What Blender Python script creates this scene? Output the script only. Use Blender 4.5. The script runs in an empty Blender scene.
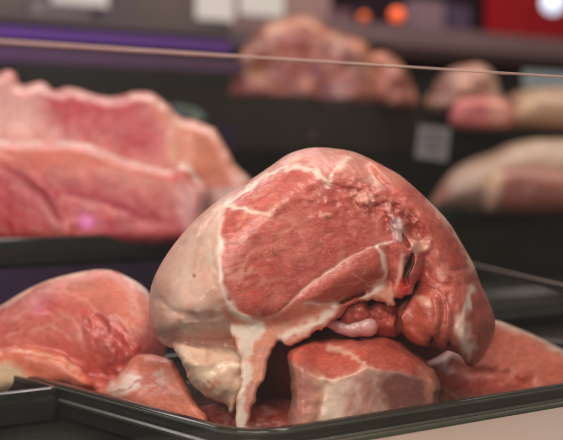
import bpy, bmesh, math, random
import numpy as np
from mathutils import Vector, Matrix

random.seed(4)
sc = bpy.context.scene
COL = sc.collection
F = 1329.0            # focal length in photo pixels (85 mm on 36 mm, 563 px wide)
CX, HY = 281.5, 165.0 # principal column, horizon row
EYE = 1.30            # camera height in metres
E1 = np.array([.785, .62]); E1 /= np.linalg.norm(E1)    # direction of the counter front
E2 = np.array([-E1[1], E1[0]])                          # direction into the counter

def P(px, py, d):
    return ((px-CX)/F*d, d, EYE+(HY-py)/F*d)

# ------------------------------------------------------------------ helpers
def srgb(*c):
    c = np.array(c, float)/255.
    return np.where(c <= .04045, c/12.92, ((c+.055)/1.055)**2.4)

def tag(o, label=None, cat=None, group=None, kind=None):
    if label: o['label'] = label
    if cat: o['category'] = cat
    if group: o['group'] = group
    if kind: o['kind'] = kind
    return o

def empty(name, loc, label, cat, group=None):
    o = bpy.data.objects.new(name, None); COL.objects.link(o)
    o.empty_display_size = .02
    o.location = loc
    return tag(o, label, cat, group)

def link(name, me, mat, parent=None):
    o = bpy.data.objects.new(name, me); COL.objects.link(o)
    if mat is not None: me.materials.append(mat)
    if parent is not None:
        o.parent = parent
        o.matrix_parent_inverse = Matrix.Translation(-Vector(parent.location))
    return o

def mesh_np(name, V, Q):
    me = bpy.data.meshes.new(name)
    me.vertices.add(len(V)); me.vertices.foreach_set('co', np.ascontiguousarray(V, dtype=np.float32).ravel())
    n = Q.shape[1]
    me.loops.add(Q.size); me.loops.foreach_set('vertex_index', Q.astype(np.int32).ravel())
    me.polygons.add(len(Q))
    me.polygons.foreach_set('loop_start', np.arange(0, Q.size, n, dtype=np.int32))
    me.polygons.foreach_set('use_smooth', np.ones(len(Q), dtype=bool))
    me.update(calc_edges=True); me.validate()
    return me

def from_bm(name, bm, mat, parent=None, smooth=False):
    me = bpy.data.meshes.new(name)
    bmesh.ops.recalc_face_normals(bm, faces=bm.faces)
    bm.to_mesh(me); bm.free()
    if smooth:
        for p in me.polygons: p.use_smooth = True
    return link(name, me, mat, parent)

# numpy noise --------------------------------------------------------
def _hash(ix, iy, iz, seed):
    h = (ix*374761393 + iy*668265263 + iz*2147483647 + seed*1274126177) & 0xffffffff
    h = ((h ^ (h >> 13))*1274126177) & 0xffffffff
    h = (h ^ (h >> 16)) & 0xffffffff
    h = ((h ^ (h >> 15))*2246822519) & 0xffffffff
    return (h & 0xffffff)/float(0xffffff)*2-1

def vnoise(p, seed=0):
    p = np.asarray(p, float)
    i = np.floor(p).astype(np.int64); f = p-i
    f = f*f*f*(f*(f*6-15)+10)
    r = 0
    for a in (0, 1):
        wa = f[..., 0] if a else 1-f[..., 0]
        for b in (0, 1):
            wb = f[..., 1] if b else 1-f[..., 1]
            for c in (0, 1):
                wc = f[..., 2] if c else 1-f[..., 2]
                r = r + wa*wb*wc*_hash(i[..., 0]+a, i[..., 1]+b, i[..., 2]+c, seed)
    return r

def fbm(p, scale, octaves=4, seed=0, stretch=(1, 1, 1), rot=0., gain=.5):
    """p in pixel units; scale = feature size; stretch lengthens features per axis after rotating in u,v"""
    p = np.asarray(p, float)
    c, s = math.cos(rot), math.sin(rot)
    q = np.stack([(c*p[..., 0]+s*p[..., 1])/stretch[0], (-s*p[..., 0]+c*p[..., 1])/stretch[1], p[..., 2]/stretch[2]], -1)/scale
    r = 0; a = 1; t = 0
    for k in range(octaves):
        r = r + a*vnoise(q*2**k+17.3*k, seed+k*7); t += a; a *= gain
    return r/t

def cr(pts, closed=True, n=6):
    pts = [np.array(p, float) for p in pts]; out = []; N = len(pts)
    rng = range(N) if closed else range(N-1)
    for i in rng:
        if closed: a, b, c, d = pts[i-1], pts[i], pts[(i+1) % N], pts[(i+2) % N]
        else: a, b, c, d = pts[max(i-1, 0)], pts[i], pts[i+1], pts[min(i+2, N-1)]
        for k in range(n):
            t = k/n
            out.append(.5*((2*b)+(-a+c)*t+(2*a-5*b+4*c-d)*t*t+(-a+3*b-3*c+d)*t**3))
    if not closed: out.append(pts[-1])
    return np.array(out)

def segdist(X, Y, poly, closed):
    d = np.full(X.shape, 1e9); T = np.zeros(X.shape); N = len(poly)
    m = N if closed else N-1
    for i in range(m):
        a = poly[i]; b = poly[(i+1) % N]; e = b-a; L = max(e@e, 1e-9)
        t = np.clip(((X-a[0])*e[0]+(Y-a[1])*e[1])/L, 0, 1)
        dd = (X-a[0]-t*e[0])**2+(Y-a[1]-t*e[1])**2
        k = dd < d
        d = np.where(k, dd, d); T = np.where(k, (i+t)/m, T)
    return np.sqrt(d), T

def psdf(X, Y, poly):
    d, _ = segdist(X, Y, poly, True)
    ins = np.zeros(X.shape, bool); N = len(poly)
    for i in range(N):
        a = poly[i]; b = poly[(i+1) % N]
        if abs(a[1]-b[1]) < 1e-9: continue
        c = ((a[1] > Y) != (b[1] > Y)) & (X < (b[0]-a[0])*(Y-a[1])/(b[1]-a[1])+a[0])
        ins ^= c
    return np.where(ins, -d, d)

def blur(A, n):
    for _ in range(n):
        B = np.pad(A, 1, mode='edge')
        A = (B[:-2, 1:-1]+B[2:, 1:-1]+B[1:-1, :-2]+B[1:-1, 2:]+4*B[1:-1, 1:-1])/8
    return A

def smin(a, b, k):
    h = np.clip(.5+.5*(b-a)/k, 0, 1)
    return b*(1-h)+a*h-k*h*(1-h)

def surface_nets(G):
    inside = G < 0
    nx, ny, nz = G.shape
    cs = np.zeros((nx-1, ny-1, nz-1), np.int8)
    for a in (0, 1):
        for b in (0, 1):
            for c in (0, 1):
                cs += inside[a:nx-1+a, b:ny-1+b, c:nz-1+c]
    act = (cs > 0) & (cs < 8)
    idx = np.full(act.shape, -1, np.int64)
    I = np.argwhere(act); idx[act] = np.arange(len(I))
    acc = np.zeros((len(I), 3)); cnt = np.zeros(len(I))
    corners = [(a, b, c) for a in (0, 1) for b in (0, 1) for c in (0, 1)]
    for ca in corners:
        for ax in range(3):
            if ca[ax]: continue
            cb = list(ca); cb[ax] = 1
            va = G[I[:, 0]+ca[0], I[:, 1]+ca[1], I[:, 2]+ca[2]]
            vb = G[I[:, 0]+cb[0], I[:, 1]+cb[1], I[:, 2]+cb[2]]
            m = (va < 0) != (vb < 0)
            t = np.where(m, va/np.where(va-vb == 0, 1, va-vb), 0)
            p = np.repeat(np.array([ca], float), len(I), 0); p[:, ax] = t
            acc[m] += p[m]; cnt[m] += 1
    V = I+acc/cnt[:, None]
    quads = []
    for ax in range(3):
        o = [a for a in range(3) if a != ax]
        sl = [slice(None)]*3; sl2 = [slice(None)]*3
        sl[ax] = slice(0, -1); sl2[ax] = slice(1, None)
        A = inside[tuple(sl)]; B = inside[tuple(sl2)]
        E = np.argwhere(A != B)
        E = E[(E[:, o[0]] > 0) & (E[:, o[1]] > 0) & (E[:, o[0]] < G.shape[o[0]]-1) & (E[:, o[1]] < G.shape[o[1]]-1)]
        s = A[E[:, 0], E[:, 1], E[:, 2]]
        def g(da, db):
            e = E.copy(); e[:, o[0]] -= da; e[:, o[1]] -= db
            return idx[e[:, 0], e[:, 1], e[:, 2]]
        q = np.stack([g(0, 0), g(1, 0), g(1, 1), g(0, 1)], 1)
        flip = s if ax != 1 else ~s
        q[flip] = q[flip][:, ::-1]
        quads.append(q)
    return V, np.concatenate(quads)

def bilin(M, x, y):
    x = np.clip(x, 0, M.shape[1]-1.001); y = np.clip(y, 0, M.shape[0]-1.001)
    i = x.astype(int); j = y.astype(int); fx = x-i; fy = y-j
    if M.ndim == 3: fx = fx[:, None]; fy = fy[:, None]
    return M[j, i]*(1-fx)*(1-fy)+M[j, i+1]*fx*(1-fy)+M[j+1, i]*(1-fx)*fy+M[j+1, i+1]*fx*fy

# ------------------------------------------------------------------ meat sculptor
class Meat:
    """A solid built from rounded lobes in a block (u, v, w) measured in photo pixels at distance d0; w goes away from the camera"""
    def __init__(s, d0, box, su=1., sw=2., tilt=0., uref=CX):
        s.tilt = tilt; s.uref = uref
        s.d0 = d0; s.u0, s.v0, s.w0, s.u1, s.v1, s.w1 = box; s.su = su; s.sw = sw
        s.U = np.arange(s.u0, s.u1+su, su); s.V = np.arange(s.v0, s.v1+su, su); s.W = np.arange(s.w0, s.w1+sw, sw)
        s.X, s.Y = np.meshgrid(s.U, s.V)            # [v, u]
        s.relief = np.zeros(s.X.shape)              # positive = towards the camera
        s.col = np.zeros(s.X.shape+(3,)); s.fat = np.zeros(s.X.shape)
        s.G = None
        s.P2 = np.stack([s.X, s.Y, 0*s.X], -1)
        rng = (fbm(s.P2, 8., 3, 3)*1.5, fbm(s.P2, 8., 3, 9)*1.5, vnoise(s.P2/6., 13))
        s.wob = rng
    def fnc(s, f): return f(s.X, s.Y) if callable(f) else f+0*s.X
    def lobe(s, pts, wc, T, R, k=6, relief=1., sm=2, smooth=True, wave=0., seed=1):
        poly = cr(pts) if smooth else np.array(pts, float)
        sd = psdf(s.X, s.Y, poly)
        if wave: sd = sd+wave*fbm(s.P2, 9, 3, seed)
        sd = blur(sd, sm)
        R = s.fnc(R); T = s.fnc(T); wc = s.fnc(wc)-relief*s.relief
        q1 = (np.maximum(sd+R, 0)/R)[:, :, None].astype(np.float32)
        q2 = ((s.W[None, None, :]-wc[:, :, None])/T[:, :, None]).astype(np.float32)
        f = (np.sqrt(q1*q1+q2*q2)-1)*np.minimum(R, T)[:, :, None].astype(np.float32)
        s.add(f, k)
        return sd
    def ball(s, c, r, k=6, rot=0):
        a = (s.X-c[0]); b = (s.Y-c[1]); cc, ss = math.cos(rot), math.sin(rot)
        A = (cc*a+ss*b)/r[0]; B = (-ss*a+cc*b)/r[1]
        q = (A*A+B*B)[:, :, None].astype(np.float32)+(((s.W-c[2])/r[2])**2)[None, None, :].astype(np.float32)
        s.add((np.sqrt(q)-1)*min(r), k)
    def path3(s, pts, r, k, sub=False):
        """tube through (u, v, w) points; r may be a list"""
        pts = np.array(pts, float); r = np.broadcast_to(np.array(r, float), (len(pts),))
        f = None
        Wg = s.W[None, None, :].astype(np.float32); Xg = s.X[:, :, None].astype(np.float32); Yg = s.Y[:, :, None].astype(np.float32)
        for i in range(len(pts)-1):
            a, b = pts[i], pts[i+1]; e = b-a; L = e@e
            t = np.clip(((Xg-a[0])*e[0]+(Yg-a[1])*e[1]+(Wg-a[2])*e[2])/L, 0, 1)
            d = np.sqrt((Xg-a[0]-t*e[0])**2+(Yg-a[1]-t*e[1])**2+(Wg-a[2]-t*e[2])**2)-(r[i]+(r[i+1]-r[i])*t)
            f = d if f is None else np.minimum(f, d)
        if sub: s.G = -smin(-s.G, f, k)
        else: s.add(f, k)
    def add(s, f, k):
        s.G = f if s.G is None else smin(s.G, f, k)
    # painting on the (u, v) sheet
    def mask(s, pts, soft=2., wave=0., seed=5, sm=True):
        sd = psdf(s.X, s.Y, cr(pts) if sm else np.array(pts, float))
        if wave: sd = sd+wave*fbm(s.P2, 8, 3, seed)
        return np.clip(.5-sd/(2*soft), 0, 1)
    def line(s, pts, w, w2=None, jit=.8, fade=0):
        X = s.X+jit*s.wob[0]; Y = s.Y+jit*s.wob[1]
        d, t = segdist(X, Y, cr(pts, False), False)
        ww = w if w2 is None else w+(w2-w)*t
        ww = ww*(1+.55*s.wob[2])
        m = np.exp(-(d/ww)**2)
        if fade: m = m*np.clip((1-t)*fade, 0, 1)
        return m
    def paint(s, m, c, a=1., fat=None):
        m = np.clip(m*a, 0, 1)
        s.col = s.col*(1-m[..., None])+srgb(*c)*m[..., None]
        if fat is not None: s.fat = s.fat*(1-m)+fat*m
    def cut(s, pts, wmax, k=2, wave=1.):
        sd = psdf(s.X, s.Y, cr(pts))+wave*fbm(s.P2, 7, 3, 77)
        f = np.maximum(sd[:, :, None], (s.W[None, None, :]-wmax)*.6).astype(np.float32)
        s.G = -smin(-s.G, f, k)
    def build(s, name, mat, parent=None, post=None, rough_amp=.5, back=None, smooth_it=2):
        V, Q = surface_nets(s.G)      # index order [v, u, w]
        s.G = None
        # Laplacian smoothing
        e = np.concatenate([Q[:, [0, 1]], Q[:, [1, 2]], Q[:, [2, 3]], Q[:, [3, 0]]])
        n = len(V); deg = np.bincount(e[:, 0], minlength=n)+np.bincount(e[:, 1], minlength=n)
        for _ in range(smooth_it):
            A = np.zeros_like(V)
            for c in range(3):
                A[:, c] = np.bincount(e[:, 0], V[e[:, 1], c], n)+np.bincount(e[:, 1], V[e[:, 0], c], n)
            V = V*.45+.55*A/deg[:, None]
        u = s.u0+V[:, 1]*s.su; v = s.v0+V[:, 0]*s.su; w = s.w0+V[:, 2]*s.sw
        p = np.stack([u, v, w], 1)
        # normals in block space
        a = p[Q[:, 2]]-p[Q[:, 0]]; b = p[Q[:, 3]]-p[Q[:, 1]]
        fn = np.cross(a, b); N = np.zeros_like(p)
        for c in range(3):
            for k in range(4): N[:, c] += np.bincount(Q[:, k], fn[:, c], n)
        N /= np.maximum(np.linalg.norm(N, axis=1), 1e-9)[:, None]
        cen = p.mean(0)
        if ((p-cen)*N).sum() < 0: N = -N; Q = Q[:, ::-1]
        # paint: sample the sheet with a small warp that grows on flanks so nothing smears straight along the depth
        wu = 2.5*fbm(p, 11, 2, 41)*np.clip(1+N[:, 2], 0, 1)*2; wv = 2.5*fbm(p, 11, 2, 47)*np.clip(1+N[:, 2], 0, 1)*2
        su_ = (u+wu-s.u0)/s.su; sv_ = (v+wv-s.v0)/s.su
        col = bilin(s.col, su_, sv_); fat = bilin(s.fat, su_, sv_)
        if back is not None:
            bm_ = np.clip((N[:, 2]-.1)*3+.6*fbm(p, 20, 3, 77), 0, 1)
            col = col*(1-bm_[:, None])+srgb(*back)*bm_[:, None]; fat = fat*(1-bm_)+.7*bm_
        # mottling
        m = fbm(p, 22, 4, 11)*.10+fbm(p, 5, 3, 12)*.07
        col = col*(1+m)[:, None]
        hue = fbm(p, 15, 3, 19)*.05
        col[:, 0] *= 1+hue; col[:, 2] *= 1-hue
        mm = (1-np.clip(fat, 0, 1))[:, None]
        col = col*(1-mm*np.array([.16, .25, .24]))
        col = col*(1+mm*(.16*fbm(p, 4, 2, 15)+.14*fbm(p, 12, 2, 16))[:, None])
        disp = rough_amp*(fbm(p, 7, 3, 31)*.8+fbm(p, 2.6, 2, 33)*.35)*(1-.5*np.clip(fat, 0, 1))
        if post is not None: col, fat, disp = post(p, N, col, fat, disp)
        p = p+N*disp[:, None]
        d = s.d0+p[:, 2]*s.d0/F+s.tilt*(p[:, 0]-s.uref)
        X = np.stack([(p[:, 0]-CX)/F*d, d, EYE+(HY-p[:, 1])/F*d], 1)
        me = mesh_np(name, X, Q)
        at = me.color_attributes.new('alb', 'FLOAT_COLOR', 'POINT')
        rgba = np.concatenate([np.clip(col, .002, .92), np.clip(fat, 0, 1)[:, None]], 1).astype(np.float32)
        at.data.foreach_set('color', rgba.ravel())
        return link(name, me, mat, parent)

# ------------------------------------------------------------------ materials
def new_mat(name):
    m = bpy.data.materials.new(name); m.use_nodes = True
    nt = m.node_tree; b = nt.nodes['Principled BSDF']
    return m, nt, b

def N_(nt, t, **kw):
    n = nt.nodes.new(t)
    for k, v in kw.items(): setattr(n, k, v)
    return n

def math_(nt, op, a, b=None, c=None):
    n = N_(nt, 'ShaderNodeMath', operation=op)
    for i, x in enumerate((a, b, c)):
        if x is None: continue
        if isinstance(x, (int, float)): n.inputs[i].default_value = x
        else: nt.links.new(x, n.inputs[i])
    return n.outputs[0]

def noise_(nt, co, scale, detail=3, rough=.5, dist=0.):
    n = N_(nt, 'ShaderNodeTexNoise'); n.inputs['Scale'].default_value = scale
    n.inputs['Detail'].default_value = detail; n.inputs['Roughness'].default_value = rough; n.inputs['Distortion'].default_value = dist
    nt.links.new(co, n.inputs['Vector']); return n.outputs['Fac']

def meat_material(name, rough=.42, sss=.13, bump=.24, marb=.2, coat=.38):
    m, nt, b = new_mat(name)
    at = N_(nt, 'ShaderNodeVertexColor', layer_name='alb')
    geo = N_(nt, 'ShaderNodeTexCoord'); co = geo.outputs['Object']
    mp = N_(nt, 'ShaderNodeMapping'); nt.links.new(co, mp.inputs['Vector'])
    mp.inputs['Rotation'].default_value = (0, .6, 0); mp.inputs['Scale'].default_value = (.4, 1, 2.2)
    n1 = noise_(nt, mp.outputs[0], 260, 4, .6, 1.2)      # muscle grain
    n2 = noise_(nt, co, 700, 2, .6)
    n3 = noise_(nt, co, 95, 4, .6, .8)
    # thin marbling threads where the surface is muscle
    th = math_(nt, 'ABSOLUTE', math_(nt, 'SUBTRACT', n3, .5))
    th = math_(nt, 'SUBTRACT', 1., math_(nt, 'MULTIPLY', th, 28.))
    th = math_(nt, 'MAXIMUM', th, 0.)
    gate = math_(nt, 'MULTIPLY', math_(nt, 'SUBTRACT', noise_(nt, co, 33, 2), .42), 5.); gate = math_(nt, 'MINIMUM', math_(nt, 'MAXIMUM', gate, 0.), 1.)
    th = math_(nt, 'MULTIPLY', math_(nt, 'MULTIPLY', th, gate), math_(nt, 'MULTIPLY', math_(nt, 'SUBTRACT', 1., at.outputs['Alpha']), marb))
    mx = N_(nt, 'ShaderNodeMix', data_type='RGBA'); nt.links.new(th, mx.inputs[0])
    nt.links.new(at.outputs['Color'], mx.inputs[6]); mx.inputs[7].default_value = (.72, .40, .30, 1)
    fk = math_(nt, 'MULTIPLY', math_(nt, 'SUBTRACT', noise_(nt, mp.outputs[0], 420, 2, .5, .3), .60), 9.); fk = math_(nt, 'MINIMUM', math_(nt, 'MAXIMUM', fk, 0.), 1.)
    fk = math_(nt, 'MULTIPLY', math_(nt, 'MULTIPLY', fk, math_(nt, 'SUBTRACT', 1., at.outputs['Alpha'])), marb*1.8)
    mz = N_(nt, 'ShaderNodeMix', data_type='RGBA'); nt.links.new(fk, mz.inputs[0])
    nt.links.new(mx.outputs[2], mz.inputs[6]); mz.inputs[7].default_value = (.74, .36, .27, 1); mx = mz
    val = math_(nt, 'ADD', .68, math_(nt, 'ADD', math_(nt, 'MULTIPLY', n1, math_(nt, 'SUBTRACT', .56, math_(nt, 'MULTIPLY', at.outputs['Alpha'], .34))), math_(nt, 'MULTIPLY', n2, .10)))
    mul = N_(nt, 'ShaderNodeVectorMath', operation='SCALE'); nt.links.new(mx.outputs[2], mul.inputs[0]); nt.links.new(val, mul.inputs['Scale'])
    nt.links.new(mul.outputs[0], b.inputs['Base Color'])
    nt.links.new(math_(nt, 'ADD', rough-.14, math_(nt, 'MULTIPLY', n3, .34)), b.inputs['Roughness'])
    b.inputs['Subsurface Weight'].default_value = sss
    b.inputs['Subsurface Radius'].default_value = (1., .32, .22); b.inputs['Subsurface Scale'].default_value = .006
    b.inputs['Specular IOR Level'].default_value = .5
    b.inputs['Coat Weight'].default_value = coat; b.inputs['Coat Roughness'].default_value = .13
    hgt = math_(nt, 'ADD', math_(nt, 'MULTIPLY', n1, .8), math_(nt, 'ADD', math_(nt, 'MULTIPLY', n2, .5), math_(nt, 'MULTIPLY', n3, .6)))
    bp = N_(nt, 'ShaderNodeBump'); nt.links.new(math_(nt, 'MULTIPLY', bump, math_(nt, 'SUBTRACT', 1.15, math_(nt, 'MULTIPLY', at.outputs['Alpha'], .85))), bp.inputs['Strength']); bp.inputs['Distance'].default_value = .0012
    nt.links.new(hgt, bp.inputs['Height']); nt.links.new(bp.outputs[0], b.inputs['Normal']); nt.links.new(bp.outputs[0], b.inputs['Coat Normal'])
    return m

def plain(name, col, rough=.5, metal=0., nscale=40, namp=.25, bump=0., spec=.5, coat=0.):
    m, nt, b = new_mat(name)
    co = N_(nt, 'ShaderNodeTexCoord').outputs['Object']
    n = noise_(nt, co, nscale, 4, .6)
    c = N_(nt, 'ShaderNodeVectorMath', operation='SCALE'); c.inputs[0].default_value = tuple(col)
    nt.links.new(math_(nt, 'ADD', 1-namp/2, math_(nt, 'MULTIPLY', n, namp)), c.inputs['Scale'])
    nt.links.new(c.outputs[0], b.inputs['Base Color'])
    nt.links.new(math_(nt, 'ADD', rough-.08, math_(nt, 'MULTIPLY', noise_(nt, co, nscale*2.7, 3), .16)), b.inputs['Roughness'])
    b.inputs['Metallic'].default_value = metal; b.inputs['Specular IOR Level'].default_value = spec; b.inputs['Coat Weight'].default_value = coat
    if bump:
        bp = N_(nt, 'ShaderNodeBump'); bp.inputs['Strength'].default_value = bump; bp.inputs['Distance'].default_value = .001
        nt.links.new(n, bp.inputs['Height']); nt.links.new(bp.outputs[0], b.inputs['Normal'])
    return m

def glow(name, col, strength):
    m, nt, b = new_mat(name)
    b.inputs['Base Color'].default_value = (*col, 1); b.inputs['Emission Color'].default_value = (*col, 1); b.inputs['Emission Strength'].default_value = strength
    return m

def glass_mat(name, tint, refl=1.0):
    m, nt, b = new_mat(name); nt.nodes.remove(b)
    out = nt.nodes['Material Output']
    tr = N_(nt, 'ShaderNodeBsdfTransparent'); tr.inputs[0].default_value = (*tint, 1)
    gl = N_(nt, 'ShaderNodeBsdfGlossy'); gl.inputs['Roughness'].default_value = .02
    lw = N_(nt, 'ShaderNodeLayerWeight'); lw.inputs['Blend'].default_value = .5
    fres = math_(nt, 'ADD', .025, math_(nt, 'MULTIPLY', math_(nt, 'POWER', lw.outputs['Facing'], 5.), .9))
    # haze of the pane put in as a faint diffuse film
    df = N_(nt, 'ShaderNodeBsdfDiffuse'); df.inputs[0].default_value = (.75, .72, .70, 1)
    co = N_(nt, 'ShaderNodeTexCoord').outputs['Object']
    film = math_(nt, 'MULTIPLY', noise_(nt, co, 14, 5, .65, .6), .012)
    m1 = N_(nt, 'ShaderNodeMixShader'); nt.links.new(math_(nt, 'MULTIPLY', fres, refl), m1.inputs[0]); nt.links.new(tr.outputs[0], m1.inputs[1]); nt.links.new(gl.outputs[0], m1.inputs[2])
    m2 = N_(nt, 'ShaderNodeMixShader'); nt.links.new(film, m2.inputs[0]); nt.links.new(m1.outputs[0], m2.inputs[1]); nt.links.new(df.outputs[0], m2.inputs[2])
    nt.links.new(m2.outputs[0], out.inputs['Surface'])
    return m

MEAT = meat_material('fresh_meat')
MEAT_SOFT = meat_material('fresh_meat_far', rough=.45, sss=.1, bump=.35, marb=.35)
FATMAT = meat_material('bone_and_gristle', rough=.3, sss=.3, bump=.25, marb=0)
BLACK = plain('black_plastic', (.014, .016, .013), .13, nscale=50, namp=.3, spec=.5)
BLACK_IN = plain('black_plastic_wet', (.014, .008, .007), .18, nscale=50, namp=.5)
BEAD = plain('plastic_edge_highlight', tuple(srgb(66, 71, 62)), .25, nscale=30, namp=.8)  # rim highlight put into a lighter grey-green colour
DECK = plain('dark_counter_deck', (.018, .017, .014), .22, nscale=25, namp=.5)
RISER = plain('dark_riser', (.022, .020, .018), .4, nscale=20, namp=.5)
STEEL = plain('brushed_steel', (.45, .42, .38), .32, metal=1., nscale=80, namp=.15)
BEIGE = plain('beige_ledge', tuple(srgb(172, 154, 142)), .4, nscale=30, namp=.12)
GREY = plain('grey_rail', tuple(srgb(120, 110, 108)), .5, nscale=10, namp=.2)
PAPER = plain('paper', tuple(srgb(146, 142, 134)), .7, nscale=60, namp=.1)
INK = plain('ink', (.05, .05, .05), .6)

# ------------------------------------------------------------------ geometry in the counter's own directions
def onl(px, D):
    """point (x, y) at photo column px on the line parallel to the counter front that crosses the middle column at distance D"""
    r = (px-CX)/F; t = r*D/(E1[0]-E1[1]*r)
    return np.array([0., D])+E1*t

def zrow(py, px, D):
    """height of photo row py at column px for that line"""
    return EYE+(HY-py)/F*onl(px, D)[1]

def obox(bm, A, B, z0, z1, depth, back=True):
    """box from point A to point B (x, y), going `depth` metres into the counter, z0..z1"""
    A = np.array(A); B = np.array(B); n = E2*depth
    pts = [A, B, B+n, A+n]
    lo = [bm.verts.new((*p, z0)) for p in pts]; hi = [bm.verts.new((*p, z1)) for p in pts]
    fs = [bm.faces.new(lo[::-1]), bm.faces.new(hi)]
    for i in range(4): fs.append(bm.faces.new((lo[i], lo[(i+1) % 4], hi[(i+1) % 4], hi[i])))
    return lo+hi

def box_obj(name, A, B, z0, z1, depth, mat, parent=None, bevel=.002):
    bm = bmesh.new(); obox(bm, A, B, z0, z1, depth)
    if bevel: bmesh.ops.bevel(bm, geom=bm.edges[:], offset=bevel, segments=2, affect='EDGES')
    return from_bm(name, bm, mat, parent)

def tray(corner, L, Wd, zr, depth, label, rad=.035, group='black display trays', rimw=.012, lip=.007, beads=True):
    """black plastic tray: corner = (x, y) of the near left corner, L along the counter, Wd into it"""
    c = np.array(corner)
    root = empty('meat_tray', (c[0]+E1[0]*L/2, c[1]+E1[1]*L/2, zr-depth), label, 'tray', group)
    def ring(inset, z):
        r = max(rad-inset, .004); pts = []
        for (cx, cy, a0) in ((rad, rad, 180), (L-rad, rad, 270), (L-rad, Wd-rad, 0), (rad, Wd-rad, 90)):
            for k in range(9):
                a = math.radians(a0+k*90/8); x = cx+r*math.cos(a); y = cy+r*math.sin(a)
                q = c+E1*x+E2*y; pts.append((q[0], q[1], z))
        return pts
    def sweep(name, prof, mat, cap=False):
        bm = bmesh.new(); rings = [[bm.verts.new(p) for p in ring(i, z)] for i, z in prof]; n = len(rings[0])
        for a, b in zip(rings, rings[1:]):
            for k in range(n): bm.faces.new((a[k], a[(k+1) % n], b[(k+1) % n], b[k]))
        if cap: bm.faces.new(rings[-1])
        else:
            a, b = rings[-1], rings[0]
            for k in range(n): bm.faces.new((a[k], a[(k+1) % n], b[(k+1) % n], b[k]))
        o = from_bm(name, bm, mat, root, smooth=True)
        md = o.modifiers.new('split', 'EDGE_SPLIT'); md.split_angle = math.radians(50)
        return o
    # rolled rim
    pr = []
    for k in range(10):
        a = math.pi+k*math.pi/9*1.0
        pr.append((rimw/2+rimw/2*math.cos(a), zr-.003+.003*abs(math.sin(a))))
    prof = pr+[(rimw, zr-lip), (rimw*.8, zr-lip), (rimw*.75, zr-.0045), (.0018, zr-.0045), (.0018, zr-lip-.002), (0., zr-lip-.002)]
    sweep('rim', prof, BLACK)
    if beads: sweep('rim_highlight_bead', [(-.0006, zr-.0042), (-.0006, zr-.0026), (.0008, zr-.0022), (.0012, zr-.0042)], BEAD)  # bead added to draw the highlight on the rim
    if beads: sweep('skirt_light_bead', [(-.0035, zr-.0160), (-.0045, zr-.0135), (-.0020, zr-.0120), (.0, zr-.0140)], BEAD)  # bead added to draw the light line below the rim
    sweep('skirt', [(.0005, zr-.006), (-.0015, zr-.014), (.002, zr-depth+.002), (.006, zr-depth+.002), (.004, zr-.014)], BLACK)
    sweep('basin', [(rimw*.8, zr-lip+.001), (rimw*.8+.004, zr-lip-.002), (rimw+.010, zr-depth+.006), (rimw+.016, zr-depth+.002), (rimw+.03, zr-depth+.0015)], BLACK_IN, True)
    return root

# ================================================================== the counter
ZR = EYE-.205                     # rim of the front trays
ZD = ZR-.034                      # deck the trays stand on
corner = np.array([-.027, 1.012])
def A_(s, t): return corner+E1*s+E2*t   # counter coordinates from the tray corner

# deck, risers, ledge ------------------------------------------------
bm = bmesh.new(); obox(bm, A_(-2.2, -.30), A_(3.2, -.30), ZD-.03, ZD, 1.9)
tag(from_bm('counter_deck', bm, DECK), kind='structure')
tag(box_obj('beige_ledge', A_(-1.6, -.155), A_(2.6, -.155), ZR-.05, ZR-.006, .104, BEIGE, bevel=.002), 'smooth beige ledge along the front of the counter, below the glass', 'ledge')
# front pane
gx = .05
root = empty('glass_pane', (*A_(0, -gx+.0), ZD), 'clear front pane with a bright polished top edge, standing before the meat', 'glass')
bm = bmesh.new(); obox(bm, A_(-1.3, -gx), A_(2.3, -gx), ZD+.001, EYE+.0765, .006)
from_bm('pane', bm, glass_mat('front_glass', (.985, .99, .985)), root)
EDGE = plain('polished_glass_edge', tuple(srgb(226, 196, 184)), .25, nscale=25, namp=.3)  # bright reflection in the glass edge put into its pale colour
_t = EDGE.node_tree; _m = N_(_t, 'ShaderNodeMixShader'); _tr = N_(_t, 'ShaderNodeBsdfTransparent')
_m.inputs[0].default_value = .58; _t.links.new(_t.nodes['Principled BSDF'].outputs[0], _m.inputs[1]); _t.links.new(_tr.outputs[0], _m.inputs[2]); _t.links.new(_m.outputs[0], _t.nodes['Material Output'].inputs['Surface'])
box_obj('polished_edge', A_(-1.3, -gx-.0002), A_(2.3, -gx-.0002), EYE+.0768, EYE+.0785, .0064, EDGE, root, bevel=.0004)
box_obj('channel', A_(-1.3, -gx-.004), A_(2.3, -gx-.004), ZD-.02, ZR-.012, .014, plain('dark_channel', (.03, .032, .028), .25, nscale=60), root, bevel=.001)

SEAL = plain('grey_green_seal', tuple(srgb(92, 94, 82)), .3, nscale=50, namp=.3)
box_obj('seal', A_(-1.3, -gx+.022), A_(2.3, -gx+.022), ZD+.001, ZR-.010, .009, SEAL, root, bevel=.001)
box_obj('clip_strip', A_(-1.3, -gx+.012), A_(2.3, -gx+.012), ZD+.001, ZR-.020, .008, BLACK, root, bevel=.001)
# trays --------------------------------------------------------------
tray(corner, .62, .40, ZR, .032, 'black tray with a rounded corner under the large boned leg of pork', rad=.045)
tray(A_(-.62, .283), .6175, .30, ZR, .032, 'black tray at the far left under the dome of pink pork', rad=.010, beads=False, rimw=.008)
D3 = 1.90
zr3 = zrow(165+73*(1-281/1985.), 281, D3)
a3 = onl(-60, D3); L3 = np.dot(onl(236, D3)-a3, E1)
tray(a3, L3, .42, zr3, .035, 'black raised tray under the blurred slabs of pork at the upper left', rad=.03, rimw=.02, lip=.012, beads=False)

# ================================================================== the large leg of pork
def sm(x, a, b):
    t = np.clip((x-a)/(b-a), 0, 1); return t*t*(3-2*t)

HD = 1.112; HT = .06/250
M = Meat(HD, (138, 138, -22, 506, 442, 226), 1., 2., HT, 240)
X, Y = M.X, M.Y
P2 = M.P2
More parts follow.
